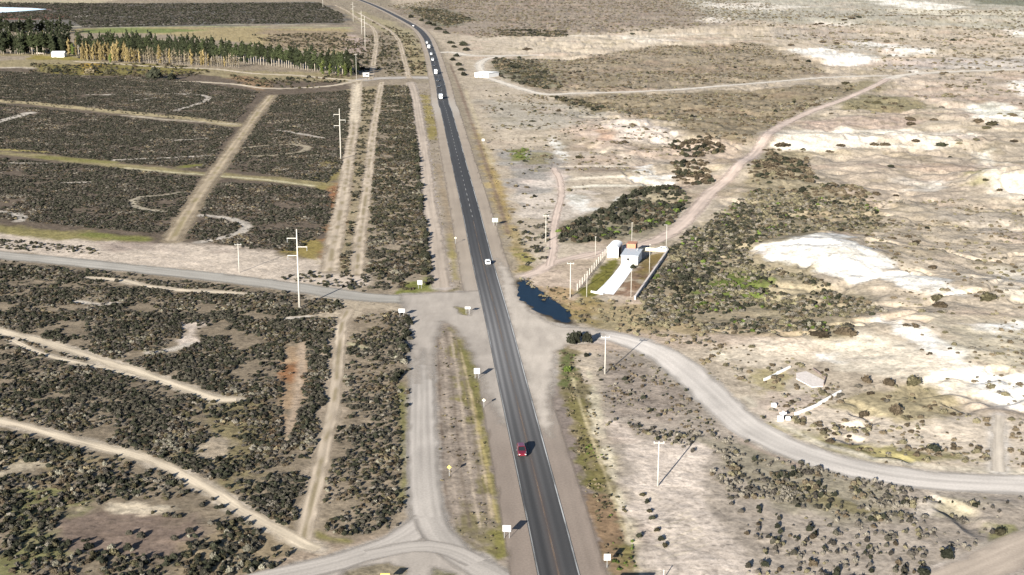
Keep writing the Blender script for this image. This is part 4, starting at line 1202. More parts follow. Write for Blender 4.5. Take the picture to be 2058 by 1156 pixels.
shrub(1153, 690, 5.0, 'dark', 'large dark bush at the pond end of the winding gravel road', None, 1.25)
shrub(1180, 690, 3.4, 'dark', 'smaller dark bush hugging the right side of the big roadside bush', None, 1.5)
shrub(1163, 676, 3.0, 'dark', 'dark bush half hidden behind the large bush at the pond end')
shrub(1139, 745, 2.6, 'green', 'bright green bush in the ditch below the big roadside bush', None, 1.0)
shrub(1178, 716, 1.8, 'dark', 'round black-green bush on the sand below the big roadside bush')
shrub(1905, 1121, 3.4, 'dark', 'wide dark bush alone on pale sand at lower right', None, .9)
shrub(2012, 1073, 3.0, 'olive', 'olive bush on the rise beside the bottom right gravel road', None, .9)
shrub(1853, 1155, 2.6, 'dark', 'dark bush cut by the bottom edge right of the sparse shrub field')
shrub(1875, 907, 4.0, 'dark', 'broad dark bush just above the winding gravel road', None, .8)
shrub(1735, 829, 2.8, 'brown', 'compact dark brown bush below the ruined white wall', None, 1.0)
shrub(1802, 833, 4.2, 'brown', 'brown bush in the hollow right of the ruined white wall')
shrub(1740, 770, 3.6, 'brown', 'olive brown bush right of the ruined floor slab')
shrub(1788, 775, 3.6, 'brown', 'brown bush in the middle of the clump right of the ruined slab')
shrub(1835, 770, 5.2, 'olive', 'widest olive bush of the clump right of the ruined slab', None, .8)
shrub(1885, 598, 5.2, 'olive', 'olive bush below the white wash on the far right slope', None, .8)
shrub(1890, 617, 5.0, 'brown', 'brown bush directly below the olive bush on the right slope', None, .7)
shrub(1985, 600, 6.0, 'olive', 'flat oval olive bush right of the white wash', None, .7)
shrub(1650, 676, 6.5, 'brown', 'long brown bush on the ledge below the scrubland', None, .6)
shrub(1700, 672, 6.5, 'brown', 'right-hand brown bush on the ledge below the scrubland', None, .6)
shrub(1863, 460, 1.9, 'dark', 'tiny black bush alone at the end of a dark strip of scrub')
shrub(1272, 540, 2.6, 'dark', 'dark green bush at the front corner of the white house', None, 1.1)
FAR = 'dark bushes dotted over the far pale badlands'
FARL = 'dark brown bush standing alone among the pale flats of the distant badlands'
for (a, b, s, sp) in [(1745, 83, 11, 'brown'), (1590, 93, 9, 'brown'), (1653, 86, 9, 'brown'), (1682, 88, 7, 'brown'), (1725, 36, 11, 'dark'), (1712, 39, 10, 'brown'), (1696, 40, 8, 'brown'), (1650, 50, 9, 'brown'), (1638, 51, 7, 'brown'), (1674, 37, 8, 'brown'), (1790, 31, 8, 'brown'), (1580, 48, 8, 'brown'),
                      (1812, 80, 7, 'olive'), (1858, 81, 8, 'brown'), (1915, 82, 8, 'dark'), (1625, 125, 6, 'dark'), (1600, 124, 7, 'brown'), (1640, 211, 8, 'brown'), (1700, 167, 8, 'olive'), (1720, 217, 7, 'olive'), (1763, 208, 8, 'olive'), (1828, 241, 8, 'brown'), (1830, 251, 7, 'brown'), (1877, 241, 6, 'brown'), (1995, 252, 10, 'olive'),
                      (1965, 244, 10, 'brown'), (1982, 262, 6, 'olive'), (1780, 294, 6, 'brown'), (1842, 283, 5.5, 'brown'), (1757, 293, 6, 'brown'), (1892, 290, 7, 'dark'), (1690, 296, 5.5, 'brown'), (1572, 296, 9, 'brown'), (1790, 338, 4, 'dark'), (1760, 391, 5, 'brown'), (1666, 306, 5, 'brown'), (1556, 322, 8, 'brown'), (1545, 338, 8, 'brown'), (1596, 322, 6, 'brown'), (1602, 360, 6, 'brown'), (1627, 366, 6, 'brown'), (1910, 312, 3.5, 'dark'), (1980, 362, 4, 'olive'), (2010, 380, 4, 'brown'),
                      (2040, 280, 6, 'brown'), (1800, 396, 3, 'brown'), (1825, 478, 3.5, 'brown'), (1840, 488, 3.5, 'brown'), (1875, 540, 4, 'brown'), (1270, 252, 5, 'brown'), (1255, 287, 5, 'brown'), (1163, 318, 6, 'olive'), (1070, 245, 4, 'dark'), (1122, 223, 4, 'brown'), (1065, 62, 7, 'dark'), (1270, 69, 7, 'dark'), (1060, 100, 12, 'brown'), (1030, 62, 7, 'dark')]:
    shrub(a, b, s, sp, FARL, FAR, .55 if b > 20 else .5)
HWB = 'dark bushes lining the far highway'
for (a, b, s) in [(905, 88, 9), (912, 96, 8), (931, 92, 10), (938, 102, 9), (910, 122, 8), (922, 132, 8), (928, 142, 7), (931, 152, 7), (918, 114, 7), (862, 49, 10), (848, 43, 10), (826, 36, 12), (880, 60, 10), (895, 68, 9), (872, 52, 8), (700, 115, 9), (712, 122, 8), (724, 118, 8), (735, 128, 7), (716, 132, 8), (700, 132, 8), (728, 140, 6)]:
    shrub(a, b, s, 'dark', 'dark bush in the clumps that line the distant highway bend', HWB, .7)
for (a, b, s, sp, lb) in [(312, 158, 14, 'dark', 'big round dark green tree-like bush below the poplar row'), (345, 160, 9, 'dark', 'smaller dark bush right of the big round one below the poplars'), (248, 124, 6, 'dark', 'small black bush at the foot of the yellow poplars'), (160, 118, 6, 'grey', 'grey bush near the white farm shed'),
                          (95, 146, 10, 'olive', 'first olive bush of the hedge in front of the farm shed'), (115, 146, 9, 'dark', 'dark bush in the middle of the hedge before the farm'), (134, 146, 8, 'olive', 'last olive bush of the hedge before the farm'), (182, 148, 13, 'straw', 'yellow autumn bush below the yellow poplars'), (215, 150, 8, 'olive', 'olive bush right of the yellow autumn bush')]:
    shrub(a, b, s, sp, lb, None, .95 if s > 7 else .8)

# sparse shrubs one could count
def field(polys, dens, smin, smax, sps, label, group, seed, limit, hs=1.0):
    xy = sample([polys], dens, None, seed, .5)
    xy = xy[np.argsort(xy[:, 1])][:limit]
    r = np.random.default_rng(seed)
    for (x, y) in xy:
        shrub_xy(float(x), float(y), float(smin + (smax - smin) * r.random() ** 1.5), sps[int(r.integers(0, len(sps)))], label, group, hs)
    return xy
clear_poly = [(95, 1040), (130, 1030), (300, 1032), (460, 1052), (575, 1100), (540, 1165), (90, 1165)]
BARE_KEEP = BAREW; BAREW = []
field([(150, 1050), (280, 1040), (430, 1050), (470, 1075), (560, 1110), (530, 1160), (110, 1160), (120, 1090)], .075, 1.0, 2.0, ['sage', 'dark', 'olive', 'dark', 'pale'], 'dark shrub with a long shadow on the bare brown clearing at lower left', 'shrubs on the bare brown clearing', 41, 46, 1.15)
BAREW = BARE_KEEP
field([(1470, 1010), (1560, 985), (1830, 1040), (1850, 1170), (1490, 1170)], .055, .9, 1.7, ['grey', 'sage', 'dark', 'brown'], 'small grey shrub in the sparse sandy field at lower right', 'shrubs of the sparse sandy field', 42, 85, 1.4)
field([(1210, 705), (1300, 712), (1400, 822), (1380, 850), (1230, 850)], .022, .8, 1.5, ['brown', 'sage', 'dark'], 'small shrub on the sandy flat inside the bend of the gravel road', 'shrubs on the flat inside the road bend', 43, 34, 1.3)
for i, (a, b) in enumerate([(1292, 996), (1300, 1010), (1305, 1030), (1312, 1045), (1320, 1068), (1328, 1085), (1336, 1098), (1285, 1080)]):
    shrub(a, b, 1.5, 'dark' if i % 2 else 'olive', 'low dark bush in the line running down the pale sand beside the ditch', 'line of bushes beside the ditch')
PROTO_OBJ = {}
for sp in SPEC:
    PROTO_OBJ[sp] = []
    for k in range(3):
        c = [o for o in SHRUBS if o.data == PROTO[sp][k]]
        PROTO_OBJ[sp].append(c[0] if c else None)
EXTRA = {'green': (1470, 566, 'bright green shrub in the wet green patch of the eastern scrubland', 'shrubs of the wet green patch'),
         'rust': (584, 752, 'low rust red shrub on the reddish bare strip in the left scrub', 'shrubs of the reddish strip'),
         'tan': (1262, 634, 'tan olive shrub below the foot of the white driveway', 'shrubs below the white driveway'),
         'ash': (1560, 925, 'ash grey shrub just below the winding gravel road', 'grey shrubs below the winding road'),
         'umber': (1720, 868, 'umber brown shrub just above the winding gravel road', 'brown shrubs above the winding road'),
         'straw': (1110, 592, 'straw coloured tuft on the bank above the pond', 'tufts above the pond'),
         'pale': (770, 905, 'pale silvery shrub left of the near frontage road', 'pale shrubs left of the frontage road')}
for sp in SPEC:     # kinds not met yet get a plant of their own in the scrub of the near left
    for k in range(3):
        if PROTO_OBJ[sp][k] is None:
            a, b, lb, gp = EXTRA[sp]
            a += (0, 23, -17)[k]; b += (0, 7, 12)[k]
            p = G(a, b)
            o = obj('shrub', PROTO[sp][k], None, p, k)
            o.scale = (1.4, 1.3, 1.3)
            tag(o, lb, 'shrub', gp)
            SHRUBS.append(o); PROTO_OBJ[sp][k] = o

ZN = [0]
def zone(label, polys, dens, size, weights, seed, patch=None, hscale=1.0, avoid=.35):
    xy = sample(polys, dens, patch, seed, avoid)
    for sp, q in split_species(xy, weights, seed).items():
        ad = {'sage': 'sage green', 'grey': 'grey', 'olive': 'olive', 'tan': 'tan olive', 'ash': 'ash grey', 'umber': 'umber brown', 'dark': 'dark green', 'brown': 'brown', 'straw': 'straw coloured', 'rust': 'rust red', 'green': 'bright green', 'pale': 'pale silvery'}[sp]
        scrub('scrub', ad + ' ' + label, sp, q, size[0], size[1], seed + len(sp), hscale)

zone('scrub covering the fenced plots on the left', [[(-60, 142), (70, 146), (150, 152), (340, 158), (520, 185), (470, 250), (250, 228), (0, 204), (-60, 202)],
     [(-60, 206), (0, 210), (250, 236), (470, 258), (440, 300), (425, 340), (250, 328), (0, 300), (-60, 298)],
     [(-60, 318), (0, 318), (130, 328), (300, 345), (400, 358), (370, 410), (330, 470), (150, 455), (0, 440), (-60, 436)],
     [(560, 192), (700, 182), (700, 320), (660, 370), (540, 352), (460, 340), (500, 270)], [(440, 368), (520, 368), (650, 382), (668, 400), (640, 480), (590, 505), (500, 498), (380, 480), (400, 425)]],
     1.25, (.8, 1.8), {'sage': 4, 'dark': 3.0, 'grey': 3.2, 'brown': 1.4, 'ash': .8, 'straw': .15}, 11, (13, .18, .54), .75)
zone('scrub strip between the far tracks and the highway', [[(772, 172), (824, 172), (846, 290), (862, 420), (876, 570), (820, 585), (735, 545), (742, 430), (754, 280)]], .9, (.9, 2.1), {'sage': 3, 'dark': 2.2, 'olive': 2.2, 'brown': 2.2, 'grey': 1.5, 'pale': .5, 'straw': .2}, 12, (9, .2, .55), .85)
zone('tall scrub hedge along the far frontage track', [[(832, 280), (848, 285), (862, 420), (876, 565), (862, 570), (846, 420)]], .22, (2.2, 3.4), {'dark': 3, 'sage': 1, 'olive': 1}, 13, None, 1.0, .1)
zone('scrub between the power line track and the inner track', [[(722, 175), (755, 180), (742, 260), (730, 380), (712, 500), (705, 560), (672, 555), (690, 470), (706, 350), (716, 250)]], .30, (.9, 2.0), {'sage': 3, 'dark': 2, 'olive': 2, 'brown': 1}, 14, (9, .3, .6))
zone('scrub below the wide side road on the left', [[(-80, 528), (0, 530), (170, 550), (300, 566), (560, 594), (640, 600), (688, 606), (670, 700), (645, 820), (600, 1010), (585, 1072), (480, 1016), (400, 962), (280, 912), (130, 872), (0, 838), (-80, 822)]],
     1.95, (.7, 1.6), {'sage': 4, 'dark': 3.6, 'grey': 3, 'brown': 1.6, 'olive': 1.2, 'ash': .9, 'straw': .2, 'pale': .4}, 15, (9, .27, .60), .9)
zone('scrub in the strip left of the near frontage road', [[(705, 645), (740, 626), (815, 626), (822, 800), (822, 1020), (790, 1062), (720, 1080), (640, 1072), (648, 950), (676, 820)]], 1.4, (.6, 1.5), {'sage': 3.4, 'ash': .9, 'dark': 2.6, 'grey': 2.2, 'olive': 2, 'brown': 1.6, 'pale': .6, 'straw': .2}, 16, (8, .28, .6), .95)
zone('scrub hedge beside the near frontage road', [[(796, 640), (818, 640), (820, 1000), (806, 1020), (800, 800)]], .26, (1.6, 2.6), {'dark': 3, 'sage': 2, 'pale': .6}, 17, None, 1.0, .2)
zone('scrub in the bottom left corner', [[(-60, 862), (0, 868), (130, 892), (285, 930), (400, 985), (480, 1040), (560, 1085), (595, 1105), (540, 1165), (430, 1190), (-60, 1190)]], 1.0, (.65, 1.8), {'ash': 1, 'dark': 4, 'sage': 3, 'olive': 2.4, 'grey': 2, 'brown': 1.4, 'pale': .6, 'straw': .2}, 18, (10, .34, .62), 1.0)
zone('scrub at the bottom edge beside the junction', [[(690, 1142), (780, 1132), (818, 1142), (815, 1200), (660, 1200)], [(868, 1138), (915, 1152), (950, 1200), (850, 1200)]], .42, (1.2, 2.3), {'dark': 3, 'sage': 2}, 19, None, 1.2, .2)
zone('scrub above the wide side road', [[(-60, 478), (60, 484), (180, 500), (200, 512), (100, 508), (-60, 496)], [(560, 560), (640, 545), (700, 560), (740, 575), (700, 588), (640, 576)], [(690, 545), (735, 550), (800, 580), (740, 588), (700, 575)]], .2, (.9, 2.0), {'sage': 3, 'dark': 2, 'olive': 1}, 20)
zone('scrub along the near edge of the wide side road', [[(-60, 520), (0, 524), (300, 556), (560, 588), (640, 596), (560, 600), (300, 575), (-60, 545)]], .20, (.9, 2.0), {'sage': 3, 'dark': 2, 'grey': 1}, 21)
zone('tufts on the near verge between frontage road and highway', [[(876, 660), (912, 668), (960, 770), (1000, 930), (1030, 1090), (1015, 1125), (960, 1105), (905, 1040), (876, 950)]], .55, (.25, .75), {'straw': 3, 'olive': 3, 'brown': 1.4}, 22, (5, .35, .65), 1.0, .6)
zone('tufts in the ditch right of the near highway', [[(1126, 705), (1152, 705), (1190, 800), (1235, 960), (1285, 1150), (1225, 1150), (1180, 960), (1132, 800)]], .9, (.3, .9), {'straw': 2, 'olive': 4, 'brown': 1, 'green': .8}, 23, (5, .3, .6), 1.0, .1)
zone('tufts on the far verges of the highway', [[(835, 180), (865, 180), (890, 300), (935, 480), (955, 580), (900, 585), (868, 430), (846, 260)], [(960, 260), (1000, 360), (1040, 470), (1064, 540), (1042, 548), (1000, 430)]], .3, (.3, .9), {'straw': 4, 'olive': 2}, 24, (7, .35, .65), 1.0, .3)
zone('scrub in the hollow behind the white house', [[(1125, 462), (1190, 432), (1270, 392), (1290, 374), (1350, 372), (1388, 400), (1350, 450), (1250, 478), (1170, 490), (1125, 488)]], .34, (1.2, 3.0), {'dark': 4, 'sage': 2, 'brown': 1.4, 'green': .5}, 25, (14, .2, .5), 1.0)
zone('scrub beside the bend of the hill road', [[(1350, 325), (1420, 325), (1435, 368), (1360, 375)], [(1340, 290), (1420, 275), (1460, 300), (1430, 320), (1360, 310)]], .24, (1.4, 3.6), {'brown': 4, 'dark': 2, 'olive': 1}, 26, (18, .3, .55))
zone('scrub on the flats left of the white house', [[(1030, 450), (1100, 430), (1120, 470), (1100, 530), (1060, 540)]], .2, (.9, 2.2), {'sage': 3, 'olive': 2, 'pale': 1, 'dark': 1}, 27, (9, .3, .6))
zone('scrubland east of the hill road', [[(1345, 500), (1400, 456), (1480, 402), (1530, 380), (1640, 395), (1740, 398), (1788, 455), (1700, 466), (1600, 472), (1505, 500), (1510, 530), (1620, 552), (1740, 604), (1785, 626), (1700, 668), (1500, 672), (1300, 655), (1275, 605)]], .85, (.8, 2.2), {'tan': 3.4, 'ash': 3.0, 'sage': 1.6, 'umber': 1.6, 'dark': 1.8, 'olive': 1.4, 'green': .4, 'pale': .4}, 28, (14, .22, .52), .9)
zone('thicket right of the walled yard', [[(1340, 508), (1400, 458), (1490, 425), (1560, 440), (1500, 500), (1500, 530), (1440, 548), (1400, 590), (1310, 612), (1282, 606)]], .7, (.9, 2.4), {'dark': 3, 'sage': 3, 'olive': 2, 'grey': 1.4, 'green': .5}, 53, (12, .25, .55), .9)
zone('growth in the wet spots of the eastern scrubland', [[(1432, 548), (1480, 542), (1555, 580), (1520, 602), (1440, 598)], [(1300, 634), (1368, 622), (1372, 640), (1340, 646)], [(1215, 456), (1242, 456), (1240, 474), (1218, 474)], [(1025, 302), (1062, 298), (1066, 322), (1030, 322)]], .4, (.6, 1.5), {'green': 4, 'olive': 1}, 29, (8, .3, .6), .9, .1)
zone('scrub running up the hillside beside the dirt road', [[(1500, 340), (1540, 300), (1620, 300), (1640, 365), (1720, 372), (1760, 398), (1640, 392), (1520, 388)]], .20, (1.5, 3.6), {'umber': 3, 'brown': 2.4, 'dark': 1.6, 'tan': 1.6}, 30, (18, .3, .55), .8)
zone('scrub between house yard and the winding gravel road', [[(1150, 600), (1290, 605), (1400, 650), (1450, 700), (1420, 740), (1330, 690), (1200, 660), (1152, 650)]], .34, (.7, 1.9), {'tan': 3, 'umber': 2, 'sage': 1, 'straw': 1.4}, 31, (9, .3, .62))
zone('low scrub on slopes around the ruin', [[(1430, 690), (1560, 690), (1620, 730), (1720, 770), (1880, 770), (1900, 820), (2080, 850), (2080, 940), (1880, 936), (1700, 905), (1560, 850), (1480, 770)]], .24, (.7, 2.2), {'umber': 3, 'tan': 3, 'brown': 1.2, 'ash': 1}, 32, (14, .34, .62), .9)
zone('low scrub on the pale slopes of the far right', [[(1640, 400), (2100, 400), (2100, 830), (1900, 760), (1790, 640), (1800, 540), (1700, 470)]], .12, (.6, 2.4), {'umber': 3, 'tan': 4, 'ash': 2, 'brown': 1}, 33, (18, .36, .62), .8)
zone('grey scrub of the field below the winding gravel road', [[(1240, 850), (1300, 862), (1440, 872), (1560, 905), (1700, 958), (1840, 985), (1845, 1050), (1700, 1040), (1560, 1010), (1470, 1010), (1425, 940), (1400, 905), (1300, 885)]], .95, (.6, 1.7), {'ash': 4, 'grey': 2.4, 'sage': 1.6, 'tan': 1.6, 'umber': 1, 'dark': .9}, 34, (9, .28, .6), 1.25)
zone('small grey scrub at the lower right edge', [[(1480, 1010), (1840, 1040), (1890, 1180), (1500, 1180)], [(1840, 1000), (2080, 1000), (2080, 1060), (1900, 1130), (1860, 1080)]], .48, (.5, 1.4), {'ash': 3, 'grey': 2.4, 'tan': 1.4, 'dark': .7}, 35, (8, .35, .65), 1.3)
zone('small shrubby growth on the sandy flat inside the road bend', [[(1200, 700), (1310, 712), (1420, 830), (1450, 870), (1300, 865), (1240, 900), (1215, 830)]], .45, (.45, 1.3), {'umber': 3, 'ash': 2, 'dark': .8, 'tan': 1.4}, 36, (8, .35, .65), 1.0)
zone('shrubby fringe along the upper edge of the winding gravel road', [[(1260, 674), (1340, 695), (1430, 752), (1500, 815), (1580, 870), (1680, 908), (1800, 926), (1900, 938), (1900, 948), (1760, 930), (1620, 895), (1500, 830), (1400, 745), (1320, 690)]], .3, (.4, 1.1), {'tan': 3, 'umber': 2, 'dark': 1}, 37, None, 1.0, .5)
zone('distant scrub of the brown fields on the right', [[(1000, 120), (1150, 118), (1300, 95), (1520, 88), (1600, 112), (1670, 146), (1500, 164), (1300, 180), (1110, 184), (1020, 152)], [(1115, 196), (1500, 186), (1740, 168), (1700, 188), (1580, 240), (1500, 294), (1400, 272), (1330, 242), (1210, 222), (1140, 205)]], .07, (1.2, 3.4), {'umber': 4, 'tan': 3.4, 'ash': 2.4, 'brown': 1, 'dark': .4}, 38, (40, .25, .55), .75)
zone('distant dark scrub patches right of the highway', [[(990, 118), (1060, 116), (1110, 150), (1130, 182), (1060, 175), (1000, 152)], [(820, 14), (900, 22), (960, 42), (900, 52), (850, 38)], [(1100, 192), (1180, 202), (1240, 226), (1200, 222), (1130, 206)], [(1000, 60), (1140, 62), (1140, 74), (1010, 72)]], .08, (1.8, 4.5), {'dark': 1.6, 'sage': 2, 'olive': 2, 'umber': 1.4}, 39, (30, .25, .5), .8)
zone('faraway scrub of the brown plain along the top', [[(780, 12), (1000, -14), (1420, -14), (1560, 10), (1480, 40), (1380, 60), (1200, 68), (960, 76), (890, 62)]], .016, (2.0, 5.0), {'umber': 4, 'ash': 4, 'tan': 2}, 40, (70, .25, .55), .7)
zone('faraway scattered scrub of the pale badlands', [[(1420, 20), (2120, 20), (2120, 260), (1940, 300), (1640, 240), (1780, 150), (1640, 90), (1480, 70)]], .012, (1.5, 5.0), {'umber': 4, 'tan': 4, 'ash': 2}, 44, (50, .36, .60), .7)
zone('scattered scrub of the pits and spoil heaps', [[(960, 180), (1110, 195), (1230, 235), (1400, 290), (1360, 330), (1150, 390), (1120, 440), (1040, 440), (1000, 330)]], .06, (.8, 2.6), {'umber': 3, 'tan': 2, 'ash': 1, 'dark': .6}, 45, (16, .38, .62), .8)
zone('faraway dark scrub beyond the poplars', [[(-200, 4), (300, 8), (640, 6), (690, 30), (690, 46), (400, 50), (170, 56), (140, 40), (-200, 34)]], .055, (2.2, 5.0), {'grey': 4, 'dark': 3, 'sage': 2}, 46, (60, .15, .45), .7)
zone('scrub on the rough ground around the poplar row', [[(460, 150), (540, 160), (700, 150), (715, 165), (620, 180), (480, 172)], [(60, 128), (340, 128), (430, 145), (360, 158), (160, 152), (60, 146)], [(500, 70), (690, 66), (730, 100), (690, 112), (560, 95)], [(700, 80), (800, 60), (830, 150), (760, 155), (700, 150)], [(740, 40), (830, 70), (858, 110), (866, 150), (826, 150), (800, 80)]], .05, (1.2, 3.4), {'olive': 3, 'brown': 2, 'dark': 2, 'sage': 1}, 47, (22, .3, .58))
zone('rusty growth among the lower left scrub', [[(568, 735), (602, 722), (600, 775), (570, 805)], [(535, 868), (575, 862), (560, 908), (528, 902)], [(668, 372), (692, 372), (690, 420), (664, 470), (668, 412)]], .5, (.5, 1.2), {'rust': 3, 'straw': 1}, 48, None, .9, .1)
zone('reeds on the muddy upper bank of the pond', [[(1044, 562), (1064, 560), (1090, 582), (1120, 604), (1112, 606), (1084, 592), (1060, 578)]], .7, (.4, 1.2), {'straw': 3, 'tan': 2, 'pale': 1}, 51, (4, .35, .6), 1.2, .1)
zone('scrub in the ditch around the pond', [[(1075, 572), (1140, 580), (1160, 640), (1148, 652), (1150, 630), (1110, 596)]], .35, (.5, 1.4), {'straw': 3, 'olive': 2, 'brown': 1}, 50, (6, .3, .6), 1.0, .1)
print('scrub points', N_SCRUB[0], 'shrubs', len(SHRUBS))
# ---------------------------------------------------------------- trees
TREEMAT = {
 'yellow': mat_leaf('yellow_poplar_leaves', (.12, .092, .04), (.20, .155, .075), .45),
 'bare': mat_leaf('bare_poplar_twigs', (.10, .082, .05), (.18, .15, .10), .3),
 'green': mat_leaf('green_poplar_leaves', (.018, .023, .010), (.045, .050, .020), .45),
 'dark': mat_leaf('dark_poplar_leaves', (.013, .016, .008), (.036, .040, .018), .45),
 'lime': mat_leaf('lime_poplar_leaves', (.05, .062, .016), (.10, .115, .035), .3),
}
def poplar_crown(kind, seed, h, w, base):
    r = random.Random(seed)
    lobes = []
    n = 9
    for i in range(n):
        t = i / (n - 1)
        z = base + (h - base) * (.06 + .88 * t)
        rr = w / 2 * (((1 - t ** 3.2) ** .6 * min(1, .55 + 1.6 * t)) * .9 + .14) * r.uniform(.7, 1.2)
        lobes.append((r.uniform(-.45, .45) * w / 2, r.uniform(-.45, .45) * w / 2, z, rr, rr, (h - base) / n * 1.05))
    return leafy_mesh('crown', seed, lobes, 320 if kind != 'bare' else 200, .42, TREEMAT[kind], core=(kind not in ('bare',)))
def trunk_mesh(seed, h, r0, limbs, base):
    m = MB(); r = random.Random(seed)
    m.tube((0, 0, -.3), (r.uniform(-.2, .2), r.uniform(-.2, .2), h), r0, r0 * .25, 7)
    for k in range(limbs):
        z = base + (h * .9 - base) * (k + .5) / limbs; a = r.uniform(0, 6.28); l = r.uniform(.6, 1.2)
        m.tube((0, 0, z), (l * math.cos(a), l * math.sin(a), z + l * 1.8), r0 * .35, r0 * .1, 5)
    return m.mesh('trunk', M['bark'], True)
TP = {}
for kd, (h, w, b) in {'yellow': (19, 3.8, .6), 'bare': (17, 2.8, 2.4), 'green': (18, 6.2, 6.5), 'dark': (20, 6.2, 1.2), 'lime': (14, 4.5, .5)}.items():
    for k in range(4):
        cm = poplar_crown(kd, 3000 + 17 * k + len(kd), h, w, b)
        tm = trunk_mesh(50 + k, h * .96, .26 if kd != 'green' else .34, 7, b)
        TP[kd, k] = (cm, tm)
NT = [0]
def tree(px, py, kind, s, label, group, name='poplar_tree', wide=1.0):
    k = NT[0] % 4; NT[0] += 1
    r = random.Random(NT[0])
    o = thing(name, label, 'tree', G(px, py), r.uniform(0, 6.28), group)
    q = s * r.uniform(.66, 1.14)
    wv = wide * r.uniform(.8, 1.25)
    o.scale = (q * wv, q * wv, q)
    cm, tm = TP[kind, k]
    obj('crown', cm, o); obj('trunk', tm, o)
    return o
rt = random.Random(3)
def lerp_path(pts, x):
    for (x0, y0), (x1, y1) in zip(pts[:-1], pts[1:]):
        if x0 <= x <= x1: return y0 + (y1 - y0) * (x - x0) / (x1 - x0)
    return pts[-1][1]
# woodland at the far left: a front belt and a back belt
x = -8.0
while x < 140:
    tree(x, 109 + rt.uniform(-2, 1.5), 'dark' if rt.random() < .72 else 'green', 1.08, 'tall dark poplar in the dense front belt at the far left', 'dark poplars of the front belt at far left')
    x += rt.uniform(3.2, 5.2)
x = -6.0
while x < 140:
    tree(x, 96 + rt.uniform(-2, 2), 'dark', 1.0, 'dark poplar in the second row of the far left belt', 'dark poplars behind the front belt at far left')
    x += rt.uniform(5, 8)
x = 4.0
while x < 144:
    tree(x, 66 + rt.uniform(-2, 2), 'dark', .88, 'dark tree in the separate back belt near the lagoon', 'dark trees of the back belt at far left', 'broad_tree', 1.35)
    x += rt.uniform(5.5, 8)
for xx in (139, 147, 154):
    tree(xx, 112, 'yellow' if xx != 147 else 'lime', .95, ['', 'yellowing poplar right beside the white farm shed', 'lime poplar between the two yellowing ones by the shed', 'yellowing poplar two trees right of the white farm shed'][(xx - 139) // 7 + 1 if xx < 154 else 3], None)
tree(90, 104, 'yellow', 1.0, 'dull yellow poplar among the dark belt above the grey shed', None)
# dark row behind, yellow poplars in front, bare ones further right
GR = [(140, 110), (200, 111), (330, 116), (430, 122), (520, 130), (600, 139), (660, 146), (720, 152)]
x = 158.0
while x < 705:
    if x < 430: tree(x, lerp_path(GR, x) - 1.5, 'dark' if rt.random() < .8 else 'green', 1.12, 'dark green poplar in the row behind the yellow ones', 'dark poplars behind the yellow row', wide=1.0)
    else: tree(x, lerp_path(GR, x), 'green' if rt.random() < .75 else 'dark', .98, 'dark poplar with a bare pale trunk in the right half of the row', 'trunky poplars of the right half row')
    x += rt.uniform(4.0, 6.0)
x = 164.0
while x < 250:
    tree(x, 121 + (x - 164) * .03 + rt.uniform(-1.6, 1.6), 'yellow', .9, 'bright yellow autumn poplar in the row right of the shed', 'bright yellow poplars')
    x += rt.uniform(3.4, 5.2)
while x < 480:
    tree(x, 124 + (x - 250) * .055 + rt.uniform(-1.2, 1.2), 'bare' if rt.random() < .8 - (250 - x) * 0 and x > 285 else 'yellow', .88 - (x - 250) * .0012, 'thin half bare poplar right of the bright yellow ones', 'half bare poplars')
    x += rt.uniform(3.6, 5.6)
for (a, b, s) in [(648, 150, .95), (664, 152, .8), (681, 153, .72), (694, 153, .75), (706, 153, .7)]:
    tree(a, b, 'lime', s, 'lime green poplar in the low group ending the row on the right', 'lime poplars at the right row end')
tree(222, 127, 'lime', .75, 'low lime poplar in front of the bright yellow row', None)
tree(716, 151, 'dark', .8, 'black-green broad tree beside the small white hut', None, 'broad_tree', 1.5)

# ---------------------------------------------------------------- power poles
def shaft(h, r0, r1):
    m = MB(); m.tube((0, 0, -.5), (0, 0, h), r0 * .8, r1 * .8, 10); return m.mesh('shaft', M['concrete'], True)
def ins_mesh(h=.5, up=True):
    m = MB()
    s = 1 if up else -1
    for k in range(3): m.tube((0, 0, s * h * k / 3), (0, 0, s * (h * k / 3 + h / 4)), .11, .08, 6)
    return m.mesh('insulator', M['steel'])
INS_UP, INS_DN = ins_mesh(.32), ins_mesh(1.2, False)
def arm_mesh(w, x0=0.0, t=.16):
    m = MB(); m.box((x0, 0, 0), (w, t, t)); return m.mesh('crossarm', M['concrete'])
ARM_T, ARM_R, ARM_L = arm_mesh(2.1), arm_mesh(2.9, 1.45, .22), arm_mesh(2.9, -1.45, .22)
def mv_pole(px, py, h, label, group=None, rz=0.0):
    o = thing('utility_pole', label, 'utility pole', G(px, py), rz, group)
    obj('shaft', shaft(h, .21, .13), o)
    a = obj('crossarm', ARM_T, o, (0, -.12, h - .18))
    for dx in (-.95, 0.0, .95): obj('insulator', INS_UP, a, (dx, 0, .08))
    return o
def hv_pole(px, py, h, label, group=None, rz=0.0):
    o = thing('power_pole', label, 'power pole', G(px, py), rz, group)
    obj('shaft', shaft(h, .40, .20), o)
    for (z, me, sx) in ((h * .885, ARM_L, -2.8), (h * .775, ARM_R, 2.8), (h * .665, ARM_L, -2.8)):
        a = obj('crossarm', me, o, (0, 0, z))
        obj('insulator', INS_DN, a, (sx, 0, -.1))
    return o
def plain_pole(px, py, h, label, arm=False, r=.12):
    o = thing('lamp_pole', label, 'pole', G(px, py))
    obj('shaft', shaft(h, r, r * .7), o)
    m = MB(); m.box((0, -.1, 0), (1.2 if arm else .5, .16, .14)); obj('head', m.mesh('head', M['concrete']), o, (-.45 if arm else 0, 0, h))
    return o
def hpx(py, top): return (py - top) / ((py + 116) * .00934 * .955)
